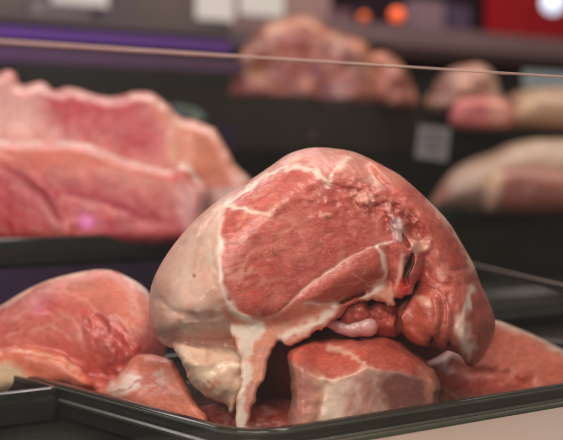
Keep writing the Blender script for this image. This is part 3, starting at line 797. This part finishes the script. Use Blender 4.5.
M.lobe([(-60, 352), (-20, 350), (6, 350), (22, 346), (40, 349), (56, 352), (72, 360), (86, 372), (94, 384), (84, 392), (60, 388), (38, 394), (10, 394), (-60, 396)], 6, 24, 16, k=4, relief=.5, wave=2.5)
M.lobe([(86, 380), (100, 376), (112, 380), (122, 372), (136, 360), (142, 372), (128, 396), (96, 398)], 24, 22, 12, k=6, relief=.5)
M.col[:] = srgb(208, 106, 94)
M.paint(np.clip(.4+1.5*fbm(P2, 22, 3, 235), 0, 1), (200, 88, 82), .6)
M.paint(np.clip(-.1+1.9*fbm(P2, 12, 3, 236, stretch=(2.4, 1, 1), rot=.3), 0, 1), (230, 154, 134), .55)
M.paint(rgh, (190, 66, 62), .6)
M.paint(rgh*np.clip(2.6*fbm(P2, 5, 3, 237, stretch=(1, 2, 1), rot=-.5)-.3, 0, 1), (226, 120, 104), .8)
M.paint(M.mask([(60, 284), (96, 276), (130, 286), (148, 310), (130, 330), (104, 308), (70, 300)], 8, 3), (224, 134, 108), .7)
M.paint(M.line([(40, 290), (66, 292), (86, 300), (100, 312)], 1.8, jit=2.5), (236, 172, 150), .6)
for pts in ([(10, 318), (30, 312), (54, 316)], [(30, 330), (52, 326), (70, 338)], [(6, 336), (24, 332)], [(60, 310), (74, 320), (84, 336)]):
    M.paint(M.line(pts, 1.3, jit=3), (236, 168, 150), .55)
M.paint(M.line([(-60, 336), (-20, 318), (0, 306), (16, 296), (30, 288), (46, 281), (62, 276), (80, 272), (98, 269.5), (114, 271)], 4.6, 1.6), (244, 212, 188), .9, .9)
M.paint(M.line([(126, 275), (138, 282), (150, 294), (155, 306)], 4.2), (255, 228, 220), .95, .9)
M.paint(M.mask([(-60, 352), (0, 352), (20, 346), (56, 352), (84, 372), (94, 386), (60, 396), (-60, 398)], 3, 2), (226, 124, 92), .85, .2)
M.paint(M.line([(16, 350), (40, 352), (62, 360), (76, 370)], 1.8, jit=2.5), (244, 190, 160), .7, .6)
M.paint(M.mask([(-40, 366), (4, 362), (22, 372), (30, 384), (16, 396), (-40, 398)], 4, 4), (234, 204, 170), .9, .9)
M.paint(M.line([(30, 356), (32, 366), (40, 372)], 2.), (178, 84, 64), .5)
M.paint(M.mask([(142, 330), (152, 318), (162, 340), (154, 366), (142, 372)], 5), (150, 72, 74), .7)
tag(M.build('pork_joint', MEAT, None, None, .3, back=(214, 160, 140)), 'rounded pink pork joint with a white fat edge, cropped by the left side', 'meat', 'fresh pork in the front trays')

M = Meat(1.17, (184, 384, -40, 330, 448, 90), 1., 2., .0002, 240)
X, Y, P2 = M.X, M.Y, M.P2
M.relief += 2.5*fbm(P2, 14, 3, 261)+1.5*fbm(P2, 6, 3, 262)
M.lobe([(196, 410), (214, 404), (236, 408), (262, 400), (288, 398), (312, 402), (318, 430), (300, 442), (220, 442), (200, 432)], lambda X, Y: 26+(1-sm(Y, 398, 425))*36, 24, 10, k=2, wave=2.)
M.col[:] = srgb(184, 74, 62)
M.paint(np.clip(.3+1.8*fbm(P2, 12, 3, 263), 0, 1), (206, 110, 92), .6)
M.paint(np.clip(-.3+2*fbm(P2, 7, 3, 264), 0, 1), (236, 176, 156), .6, .5)
tag(M.build('pork_trimming', MEAT, None, None, .3), 'dark red scrap of pork on the tray bottom behind the hanging strip', 'meat', 'fresh pork in the front trays')

# ---- juices on the tray bottom: thin pool
def pool(name, cx, cy, r, z, label):
    bm = bmesh.new(); n = 48; top = []; bot = []
    for k in range(n):
        a = 2*math.pi*k/n; rr = r*(1+.18*math.sin(3*a+1)+.09*math.sin(7*a))
        q = np.array([cx, cy])+E1*rr*1.7*math.cos(a)+E2*rr*math.sin(a)
        top.append(bm.verts.new((q[0], q[1], z+.0012)))
    bm.faces.new(top)
    return tag(from_bm(name, bm, plain('meat_juice', (.06, .010, .008), .12, nscale=50, namp=.6)), label, 'liquid')
q = A_(.24, .17); pool('juice_pool', q[0], q[1], .11, ZR-.032+.002, 'dark red meat juice pooled on the tray bottom under the leg')

# ================================================================== raised tray at the upper left
M = Meat(1.78, (-70, 60, -60, 268, 250, 170), 1.75, 3.)
X, Y, P2 = M.X, M.Y, M.P2
M.relief += 4*fbm(P2, 40, 3, 241)+1.5*fbm(P2, 12, 3, 242)
M.lobe([(-60, 236), (-60, 78), (-30, 70), (-6, 74), (6, 70), (16, 74), (22, 86), (40, 81), (56, 90), (72, 87), (92, 94), (116, 96), (132, 92), (150, 94), (166, 103), (180, 118), (196, 121), (214, 129), (226, 146), (236, 164), (246, 174), (254, 188), (256, 236), (180, 244), (0, 246)],
       lambda X, Y: 84-sm(Y, 120, 190)*16+(1-sm(Y, 70, 130))*16-sm(X, 192, 236)*34, 44, 14, k=2, sm=1, wave=2.2)
M.col[:] = srgb(230, 134, 124)
M.paint(M.mask([(-60, 100), (8, 84), (22, 92), (40, 88), (52, 98), (44, 118), (60, 130), (40, 140), (-60, 140)], 14, 6), (250, 196, 186), .9, .5)
M.paint(M.mask([(46, 96), (80, 94), (130, 98), (150, 110), (168, 150), (140, 156), (110, 146), (70, 134), (46, 120)], 12, 6), (204, 62, 78), .95)
M.paint(M.mask([(160, 104), (182, 122), (210, 132), (232, 164), (246, 186), (210, 186), (190, 170), (168, 156), (170, 130)], 12, 6), (232, 156, 124), .9, .5)
M.paint(M.line([(130, 96), (150, 98), (170, 112), (182, 124), (200, 126), (214, 134), (228, 154), (244, 178)], 2.2), (242, 190, 160), .8, .8)
M.paint(M.line([(0, 80), (24, 90), (44, 86), (74, 92), (110, 98)], 3), (244, 190, 170), .6, .7)
M.paint(M.line([(176, 120), (170, 140), (172, 160)], 3, jit=2), (242, 190, 160), .5, .7)
M.paint(M.mask([(196, 190), (215, 182), (250, 184), (258, 236), (196, 236)], 6, 4), (255, 226, 220), .95, .8)
M.paint(M.line([(200, 186), (220, 184), (246, 186)], 5), (240, 130, 96), .7)
tag(M.build('belly_pork', MEAT_SOFT, None, None, .5, back=(226, 160, 140)), 'large thin pink side of pork with a wavy upper edge, behind the folded slab', 'meat', 'pork on the raised tray')
M = Meat(1.72, (-70, 128, -60, 226, 250, 110), 1.75, 3.)
X, Y, P2 = M.X, M.Y, M.P2
M.relief += 3*fbm(P2, 34, 3, 251)
M.relief += 5*M.line([(-60, 152), (-20, 156), (16, 166), (40, 184), (56, 206), (66, 232)], 8)
M.relief -= 2.5*M.line([(20, 182), (40, 196), (60, 220)], 5)
M.relief -= 2*M.line([(70, 196), (110, 206), (150, 222)], 6)
M.lobe([(-60, 244), (-60, 138), (-20, 139), (0, 140.5), (30, 141), (60, 141), (86, 143), (104, 150), (124, 158), (148, 165), (168, 170), (180, 162), (190, 166), (198, 178), (208, 190), (204, 214), (196, 240), (120, 246), (0, 246)],
       lambda X, Y: 36+(1-sm(Y, 140, 176))*14, 34, 14, k=2, sm=2, wave=1.)
M.col[:] = srgb(220, 98, 92)
M.paint(np.clip(.4+1.6*fbm(P2, 26, 3, 252), 0, 1), (200, 66, 68), .75)
M.paint(M.mask([(-60, 140), (60, 143), (104, 152), (170, 174), (196, 190), (180, 206), (120, 190), (60, 172), (0, 164), (-60, 162)], 14, 5), (238, 140, 118), .85, .2)
M.paint(M.mask([(-60, 176), (0, 178), (24, 196), (46, 236), (-60, 240)], 6, 3), (204, 44, 44), .9)
M.paint(M.line([(-40, 170), (0, 172), (24, 184), (44, 206), (60, 236)], 2.6, jit=2), (240, 150, 136), .8)
M.paint(M.line([(60, 196), (100, 206), (140, 222)], 2, jit=3), (236, 150, 140), .5)
M.paint(M.line([(-60, 138.5), (0, 141), (30, 141.5), (60, 142), (86, 144), (104, 151), (124, 159), (148, 166), (166, 171), (180, 164), (190, 168), (198, 180), (216, 190)], 2.3), (255, 236, 220), .95, .9)
M.paint(M.mask([(176, 190), (198, 184), (210, 190), (206, 236), (186, 236)], 5, 3), (250, 190, 182), .7, .5)
tag(M.build('pork_slab', MEAT_SOFT, None, None, .8, back=(226, 160, 140)), 'folded red slab of pork with a white fat line along its top, at the raised tray front', 'meat', 'pork on the raised tray')
# ================================================================== behind: platforms, shelves, shop
def off(D): return (D-1.033)*E2[1]           # depth into the counter of a line crossing the middle column at D
def strip(name, px0, px1, D, y0, y1, depth, mat, parent=None, yat=CX, bevel=.003):
    """box along the counter direction from column px0 to px1, its front between photo rows y0 (top) and y1 (bottom) read at column yat"""
    A = onl(px0, D); B = onl(px1, D)
    return box_obj(name, A, B, zrow(y1, yat, D), zrow(y0, yat, D), depth, mat, parent, bevel)

# low platform under the raised tray (left) and the one carrying the hams (right)
pl_mat = plain('violet_reflection_laminate', (.022, .012, .026), .25, nscale=9, namp=.8)  # violet reflections below the raised tray put into the laminate colour
A = onl(-420, 1.86); B = onl(250, 1.86)
root = empty('display_step', (*A, ZD), 'dark glossy step that carries the raised tray at the left', 'display step')
box_obj('body', A, B, ZD+.001, zr3-.037, .9, pl_mat, root, .004)
box_obj('steel_strip', A-E2*.004, B-E2*.004, ZD+.035, ZD+.040, .003, STEEL, root, .0005)
rim2 = zrow(208, 430, 2.6)
A = onl(405, 2.56); B = onl(900, 2.56)
root = empty('display_step', (*A, ZD), 'dark olive step below the pale hams at the right', 'display step')
box_obj('body', A, B, ZD+.001, rim2-.037, .9, plain('dark_olive_laminate', (.024, .021, .012), .3, nscale=9, namp=.8), root, .004)
# empty tray and rail behind the leg at the right
q = onl(380, 1.033+.50/E2[1]); tray(q, 1.1, .24, ZR, .032, 'empty black tray behind the right end of the leg of pork', rad=.03)
q0 = np.array(P(452, 262, 1.9)); q1 = np.array(P(600, 297, 1.36))
bm = bmesh.new()
d = (q1-q0); d /= np.linalg.norm(d); sd = np.cross(d, (0, 0, 1)); sd /= np.linalg.norm(sd)
vs_ = []
for q in (q0, q1):
    for a, b in ((-.5, -.5), (.5, -.5), (.5, .5), (-.5, .5)): vs_.append(bm.verts.new(tuple(q+sd*.008*a+np.array([0, 0, 1])*.008*b)))
for i in range(4): bm.faces.new((vs_[i], vs_[(i+1) % 4], vs_[4+(i+1) % 4], vs_[4+i]))
bm.faces.new(vs_[:4]); bm.faces.new(vs_[4:])
root = empty('divider_rail', tuple((q0+q1)/2), 'thin grey metal rail slanting down behind the leg at the right', 'rail')
from_bm('rail', bm, STEEL, root)
for t in (.12, .9):
    q = q0+(q1-q0)*t
    bm = bmesh.new(); bmesh.ops.create_cone(bm, cap_ends=True, segments=12, radius1=.004, radius2=.004, depth=q[2]-.004-ZD)
    bmesh.ops.translate(bm, verts=bm.verts, vec=(q[0], q[1], (q[2]-.004+ZD)/2)); from_bm('post', bm, STEEL, root, True)

# rear right tray with hams
a = onl(408, 2.6); tray(a, 1.2, .36, rim2, .035, 'black raised tray under the blurred pale hams at the right', rad=.03, rimw=.02, lip=.012)
def far_meat(name, d0, box, lobes, base, mottles, label, cat='meat', group=None, step=2.5, mat=None, wv=2.):
    M = Meat(d0, box, step, step*1.3)
    M.relief += wv*fbm(M.P2, 18, 3, int(d0*100)+len(label))
    for pts, wc, T, R_ in lobes: M.lobe(pts, wc, T, R_, k=3, sm=1)
    M.col[:] = srgb(*base)
    for pts, c, a_ in mottles:
        if pts == 'dark': M.paint(np.clip(-.35+2.6*fbm(M.P2, 15, 3, len(label)+3), 0, 1), c, a_)
        elif pts == 'pale': M.paint(np.clip(-.35+2.6*fbm(M.P2, 13, 3, len(label)+9), 0, 1), c, a_)
        elif pts is None: M.paint(np.clip(.3+1.5*fbm(M.P2, 16, 3, len(label)), 0, 1), c, a_)
        else: M.paint(M.mask(pts, 4, 2), c, a_)
    return tag(M.build(name, mat or MEAT_SOFT, None, None, .6, smooth_it=2), label, cat, group)
GB = 'hams at the back right'
far_meat('ham', 2.85, (420, 126, -20, 680, 222, 130), [([(430, 204), (436, 192), (446, 178), (456, 168), (470, 160), (490, 153), (506, 145), (530, 140), (560, 139), (600, 142), (640, 156), (664, 184), (666, 212), (560, 214), (440, 212)], 50, 45, 44)],
         (190, 168, 136), [(None, (168, 138, 108), .6), ([(430, 190), (444, 180), (452, 192), (440, 206), (428, 204)], (150, 90, 60), .7)], 'long cream coloured ham with its skin on, lying in the back right tray', group=GB)
far_meat('ham', 2.74, (476, 158, -20, 640, 224, 90), [([(484, 206), (482, 190), (488, 176), (498, 168), (516, 166), (540, 167), (570, 171), (600, 180), (622, 198), (624, 214), (560, 216), (490, 214)], 36, 32, 20)],
         (168, 100, 76), [(None, (150, 84, 64), .5), ([(480, 206), (480, 186), (488, 172), (500, 166), (500, 180), (496, 200), (498, 214)], (208, 186, 140), .9)], 'cut ham with a brownish pink face, in front of the cream coloured ham', group=GB)
# upper shelves
SH = plain('shelf_dark', (.018, .013, .006), .4, nscale=8, namp=.5)
root = empty('wall_shelf', (*onl(300, 3.0), zrow(98, CX, 3.0)), 'long dark shelf across the back carrying the blurred cuts', 'shelf')
strip('board', -420, 1000, 3.0, 96, 104, .62, SH, root)
strip('front_panel', -420, 1000, 2.995, 97, 150, .012, SH, root)
root = empty('wall_shelf', (*onl(520, 2.86), zrow(130, 480, 2.86)), 'short dark shelf at the right, just above the pale hams', 'shelf')
strip('board', 446, 900, 2.86, 127, 132, .13, SH, root, yat=480)
# dark back of the case
tag(strip('case_back_wall', -700, 1300, 3.9, 78, 420, .02, plain('case_back', (.011, .009, .006), .5, nscale=6, namp=.6)), kind='structure')
# price card hanging from the shelf front
cc = np.array(P(433, 143, 2.72)); root = empty('price_card', tuple(cc), 'small grey price card hanging before the dark shelf at the back', 'card')
def card(name, c, w, h, mat, parent, roll=0., t=.0015, yaw=None):
    bm = bmesh.new(); bmesh.ops.create_cube(bm, size=1)
    bmesh.ops.scale(bm, verts=bm.verts, vec=(w, t, h))
    bmesh.ops.rotate(bm, verts=bm.verts, cent=(0, 0, 0), matrix=Matrix.Rotation(roll, 3, 'Y'))
    bmesh.ops.rotate(bm, verts=bm.verts, cent=(0, 0, 0), matrix=Matrix.Rotation(math.atan2(E1[1], E1[0]) if yaw is None else yaw, 3, 'Z'))
    bmesh.ops.translate(bm, verts=bm.verts, vec=tuple(c)); return from_bm(name, bm, mat, parent)
card('paper', cc, .068, .068, PAPER, root, .12, yaw=.2)
for k, w in enumerate((.040, .046, .032)):
    card('print_line', cc+np.array([0, -.0016, .018-.016*k]), w, .0055, plain('faded_print', (.12, .12, .115), .7), root, .12, t=.0006, yaw=.2)
bm = bmesh.new(); bmesh.ops.create_cone(bm, cap_ends=True, segments=8, radius1=.0015, radius2=.0015, depth=.10)
bmesh.ops.translate(bm, verts=bm.verts, vec=(cc[0], cc[1]+.004, cc[2]+.07)); from_bm('wire', bm, BLACK, root)
# red chunk and pale pieces on the short shelf
GS = 'cuts on the short right shelf'
far_meat('pork_chunk', 2.92, (448, 88, -20, 522, 134, 60), [([(454, 127), (453, 108), (460, 99), (480, 97), (500, 99), (512, 106), (513, 127)], 24, 22, 8)],
         (216, 122, 112), [(None, (196, 92, 88), .6), ([(490, 104), (508, 104), (510, 126), (494, 126)], (232, 176, 140), .8)], 'red squared chunk of pork at the left end of the short shelf', group=GS)
far_meat('pork_chunk', 2.98, (506, 78, -20, 620, 134, 60), [([(512, 128), (514, 108), (526, 96), (548, 92), (575, 94), (600, 104), (606, 127)], 26, 24, 16)],
         (196, 168, 130), [(None, (170, 126, 98), .6)], 'yellowish fatty chunk of pork next to the red chunk', group=GS)
# the pile of orange pink meat on the upper shelf and paler lumps right of it
GP = 'cuts on the long upper shelf'
PL = [((232, 92), [(236, 100), (232, 84), (236, 64), (246, 44), (262, 28), (280, 20), (300, 16), (318, 20), (330, 34), (334, 60), (330, 100)], 3.20, (190, 124, 88), (160, 90, 60), 'tall orange brown heap of trimmed pork at the left end of the upper shelf'),
      ((300, 92), [(304, 104), (300, 70), (310, 44), (326, 32), (348, 36), (366, 44), (376, 66), (380, 104)], 3.12, (192, 124, 94), (170, 98, 74), 'orange pink pork cut leaning against the tall heap on the upper shelf'),
      ((350, 92), [(352, 104), (356, 72), (368, 56), (384, 52), (400, 62), (412, 84), (414, 108)], 3.16, (212, 142, 116), (190, 110, 88), 'peach coloured cut with a humped top in the middle of the upper shelf'),
      ((430, 92), [(428, 112), (434, 86), (446, 72), (462, 66), (480, 64), (494, 74), (500, 92), (502, 112)], 3.24, (206, 164, 140), (186, 130, 104), 'pale beige pork lump above the red squared chunk'),
      ((500, 92), [(498, 116), (506, 98), (524, 90), (556, 88), (590, 92), (604, 116)], 3.30, (196, 170, 128), (170, 130, 96), 'low yellowish cut at the right end of the upper shelf')]
for c0, pts, d0, b1, b2, lab in PL:
    xs = [p[0] for p in pts]; ys = [p[1] for p in pts]
    far_meat('pork_cut', d0, (min(xs)-8, min(ys)-8, -20, max(xs)+8, max(ys)+8, 80), [(pts, 30, 28, 12)], b1, [(None, b2, .9), ('dark', (110, 52, 36), .8), ('pale', (236, 196, 160), .7)], lab, group=GP, wv=9.)
# violet lamp tube, grey rails, green garnish at the left
VIO = glow('violet_tube', (.08, .032, .14), .4)
root = empty('violet_lamp', (*onl(60, 3.3), zrow(42, 60, 3.3)), 'long dim violet lamp strip across the upper left', 'lamp')
strip('tube', -300, 232, 3.3, 45, 56, .02, VIO, root, yat=CX)
strip('housing', -300, 232, 3.32, 40, 59, .03, SH, root, yat=CX)
tag(strip('grey_rail', -300, 245, 3.2, 62, 76, .03, plain('violet_glow_rail', tuple(srgb(84, 58, 78)), .6, nscale=8, namp=.4), yat=CX), 'dull rail with mauve glow put into its colour, under the violet lamp strip', 'rail')  # mauve stands in for violet light reflected by the rail
far_meat('parsley_garnish', 2.7, (150, 94, -12, 212, 132, 30), [([(156, 126), (158, 112), (170, 105), (188, 106), (202, 112), (206, 126)], 12, 10, 6)], (22, 56, 20), [(None, (14, 40, 14), .7)],
         'small dark green garnish behind the upper edge of the pork', 'garnish', step=2., mat=plain('green_leaf', (.008, .03, .008), .5, nscale=80, namp=.8), wv=10.)
bx = onl(175, 2.78); 
tag(box_obj('garnish_ledge', onl(-300, 2.62), onl(238, 2.62), zrow(126, 180, 2.7)-.05, zrow(126, 180, 2.7), .3, plain('plum_ledge', (.030, .014, .040), .4, nscale=6, namp=.6), None, .004), 'dark plum ledge with the green garnish at the upper left', 'ledge')

# the shop beyond
far = plain('shop_wall_paint', tuple(srgb(74, 62, 62)), .8, nscale=1.2, namp=.7)
tag(strip('shop_wall', -1200, 1300, 6.2, -900, 420, .05, far), kind='structure')
tag(strip('shop_floor', -1200, 1300, 1.2, 640, 642, 6.0, plain('shop_floor_tiles', (.08, .07, .065), .5, nscale=3)), kind='structure')
C4 = 4.2
def far_box(name, px0, px1, y0, y1, D, mat, label, cat, depth=.08, group=None, bevel=.004):
    A = onl(px0, D); B = onl(px1, D); xm = (px0+px1)/2
    return tag(box_obj(name, A, B, zrow(y1, xm, D), zrow(y0, xm, D), depth, mat, None, bevel), label, cat, group)
far_box('counter_rail', -300, 262, 10, 30, C4, plain('grey_metal_rail', tuple(srgb(104, 92, 94)), .5, nscale=5, namp=.3), 'broad grey metal rail at the top left, above the violet lamp strip', 'rail')
far_box('counter_rail', 322, 640, 32, 52, C4, plain('rosy_metal_rail', tuple(srgb(140, 112, 112)), .45, nscale=4, namp=.4), 'broad rosy grey rail at the top right, below the red panel', 'rail')
far_box('counter_shelf', 405, 640, 54, 66, 3.9, plain('brown_shelf', tuple(srgb(72, 52, 50)), .5, nscale=4), 'dark brown shelf edge under the rosy rail at the upper right', 'shelf')
far_box('pillar', 282, 331, -260, 40, 4.4, plain('dusty_pink_pillar', tuple(srgb(168, 132, 126)), .7, nscale=4), 'dusty pink pillar at the top, between the papers and the orange lamp', 'pillar', .3)
far_box('cabinet', -500, 280, -60, 22, 4.9, plain('grey_cabinet', tuple(srgb(104, 92, 86)), .6, nscale=3, namp=.4), 'light grey cabinet behind the papers at the top left', 'cabinet', .4)
PW = plain('white_paper', tuple(srgb(236, 230, 220)), .7, nscale=10, namp=.08)
for px0, px1, y0, y1, lab in ((196, 234, -14, 20, 'white paper sheet at the top, left of the other bright sheet'), (240, 284, -16, 16, 'white paper sheet at the top, beside the dusty pink pillar'), (52, 108, -16, 5, 'pale lilac paper sheet at the very top left')):
    far_box('paper_sheet', px0, px1, y0, y1, 4.3, PW, lab, 'paper', .003, 'papers at the top left', 0)
far_box('red_panel', 490, 640, -160, 42, 4.8, plain('red_panel_paint', tuple(srgb(196, 30, 42)), .5, nscale=3, namp=.5), 'bright red panel at the top right corner', 'panel', .03)
far_box('dark_cabinet', 332, 505, -160, 40, 5.6, plain('dark_mauve_cabinet', tuple(srgb(70, 50, 60)), .5, nscale=3, namp=.8), 'dark mauve cabinet behind the orange lamp at the top', 'cabinet', .3)
def lamp(px, py, d, r, col, st, label, name):
    c = P(px, py, d); root = empty(name, c, label, 'lamp')
    bm = bmesh.new(); bmesh.ops.create_uvsphere(bm, u_segments=24, v_segments=16, radius=r); bmesh.ops.translate(bm, verts=bm.verts, vec=c)
    from_bm('globe', bm, glow(name+'_glow', col, st), root, True)
    bm = bmesh.new(); bmesh.ops.create_cone(bm, cap_ends=True, segments=16, radius1=r*.6, radius2=r*.4, depth=r*.8); bmesh.ops.translate(bm, verts=bm.verts, vec=(c[0], c[1], c[2]+r*1.25))
    from_bm('fitting', bm, SH, root)
lamp(397, 15, 4.2, .024, (1., .14, .04), .7, 'small glowing orange lamp before the dark mauve cabinet', 'orange_lamp')
lamp(364, 17, 4.2, .016, (.8, .14, .04), .4, 'dim orange lamp left of the brighter orange lamp', 'orange_lamp')
lamp(553, 3, 4.0, .036, (.72, .80, .95), 1.0, 'bluish white globe lamp in front of the red panel', 'globe_lamp')
far_box('pale_card', 524, 640, 74, 92, 3.2, plain('pale_blue_card', tuple(srgb(176, 190, 196)), .6, nscale=5), 'pale blue card at the right edge, above the yellowish cut', 'card', .003, None, 0)

# added unseen violet glow balls, placed so the pane mirrors them as spots
for hx, hy, dist, r in ((88, 221, 1.5, .013), (40, 308, 1.9, .016)):
    dr = np.array([(hx-CX)/F, 1, (HY-hy)/F]); n = np.array([E2[0], E2[1], 0]); p0 = np.array([*A_(0, -gx), 0])
    hit = dr*((p0@n)/(dr@n)); rf = dr-2*(dr@n)*n; q = hit+rf*dist; q[2] += EYE
    root = empty('violet_spot_helper', tuple(q), 'small added unseen violet light mirrored as a soft spot in the pane, %s' % ('above the left tray rim' if hy < 300 else 'over the rounded joint'), 'lamp')
    bm = bmesh.new(); bmesh.ops.create_uvsphere(bm, u_segments=24, v_segments=16, radius=r); bmesh.ops.translate(bm, verts=bm.verts, vec=tuple(q))
    from_bm('globe', bm, glow('violet_spot_glow', (.62, .22, .75), 11 if hy < 300 else 3), root, True)
    bm = bmesh.new(); bmesh.ops.create_cone(bm, cap_ends=True, segments=16, radius1=r*.7, radius2=r*.5, depth=r*2); bmesh.ops.translate(bm, verts=bm.verts, vec=(q[0], q[1], q[2]+r*1.8))
    from_bm('fitting', bm, SH, root)
# clutter of the shop
CL = ((62, 18, 60, 30, (150, 138, 140), 'grey'), (120, 6, 40, 26, (96, 84, 88), 'dark grey'), (345, 22, 18, 26, (120, 86, 90), 'rosy'), (432, 12, 26, 22, (150, 120, 128), 'pale mauve'), (462, 18, 20, 26, (92, 72, 96), 'violet grey'))
for px, py, w, hh, c_, nm in CL:
    far_box('carton', px-w/2, px+w/2, py-hh/2, py+hh/2+8, 4.35, plain('carton_'+nm.replace(' ', '_'), tuple(srgb(*c_)), .6, nscale=8, namp=.5), nm+' carton standing in the blurred shop at the top', 'carton', .08)

for px, py, w, hh in ((312, 134, .016, .018), (334, 104, .05, .006), (560, 118, .03, .02), (120, 104, .03, .012)):  # added plates standing in for faint light spots and glints
    c_ = np.array(P(px, py, onl(px, 2.97)[1])); root = empty('shelf_light_spot', tuple(c_), {312: 'tiny pinkish plate added as a light spot on the dark shelf front above the leg', 334: 'narrow plate added as a faint light streak near the top of the dark shelf front', 560: 'dull plate added as a light spot on the shelf front at the right edge', 120: 'dull plate added as a light spot on the shelf front above the left pork'}[px], 'clip', 'added light spots on the shelf front')
    card('plate', c_, w, hh, plain('dull_light_spot', tuple(srgb(96, 74, 70)), .5), root, 0, .004)
    card('tongue', c_+np.array([0, -.004, hh*.3]), w*.5, hh*.3, BLACK, root, 0, .003)
# ================================================================== camera, lamps, render
cam = bpy.data.objects.new('camera', bpy.data.cameras.new('camera')); COL.objects.link(cam); sc.camera = cam
cd = cam.data; cd.sensor_width = 36; cd.lens = 36*F/563.; cam.location = (0, 0, EYE); cam.rotation_euler = (math.pi/2, 0, 0)
cd.shift_y = -(220-HY)/563.
cd.clip_end = 200; cd.clip_start = .02
cd.dof.use_dof = True; cd.dof.focus_distance = 1.135; cd.dof.aperture_fstop = 4.6
W = bpy.data.worlds.new('World'); sc.world = W; W.use_nodes = True
bg = W.node_tree.nodes['Background']; bg.inputs[0].default_value = (1., .88, .80, 1); bg.inputs[1].default_value = .11
def area(name, loc, target, size, size_y, power, col, rot=None):
    l = bpy.data.lights.new(name, 'AREA'); l.shape = 'RECTANGLE'; l.size = size; l.size_y = size_y; l.energy = power; l.color = col
    o = bpy.data.objects.new(name, l); COL.objects.link(o); o.location = loc
    o.rotation_euler = (Vector(target)-Vector(loc)).to_track_quat('-Z', 'Y').to_euler()
    return o
area('case_lamp', (-.15, .38, EYE+.75), (.02, 1.15, EYE-.1), 1.1, .07, 14.5, (1, .91, .83))
area('case_lamp', (.35, 1.5, EYE+.85), (.05, 1.2, EYE-.1), .9, .12, 4.5, (1, .91, .82))
area('back_lamp', (-.5, 2.2, EYE+.7), (-.35, 1.9, EYE-.1), 1.4, .15, 4.4, (1, .84, .84))
area('shelf_lamp', (.5, 2.75, EYE+.7), (.5, 3.0, EYE+.1), 2.2, .15, 5, (1, .88, .78))
area('front_fill', (-.35, -.25, EYE+.22), (.02, 1.1, EYE-.14), .7, .4, 9.6, (1, .91, .86))  # added soft frontal fill, not a lamp of the shop
area('purple_fill', (-.75, 2.2, EYE+.25), (-.6, 2.9, EYE-.05), .8, .05, 5, (.45, .18, 1.))  # added light to spread the violet glow on the wall
area('purple_fill', (-.42, 1.52, EYE-.12), (-.40, 1.75, EYE-.2), .5, .02, .2, (.6, .25, 1.))  # added light for the violet patches under the raised tray
area('shop_fill', (0, 3.4, EYE+2.0), (0, 4.6, EYE+.2), 3, .6, 52, (1, .95, .88))  # added from above to brighten the papers and shop goods
vs = sc.view_settings; vs.view_transform = 'Standard'; vs.look = 'None'; vs.exposure = 0; vs.gamma = 1
sc.render.resolution_x = 1024; sc.render.resolution_y = 800
sc.cycles.use_denoising = True; sc.cycles.caustics_reflective = False; sc.cycles.caustics_refractive = False
sc.cycles.max_bounces = 8; sc.cycles.transparent_max_bounces = 12; sc.cycles.sample_clamp_indirect = 4
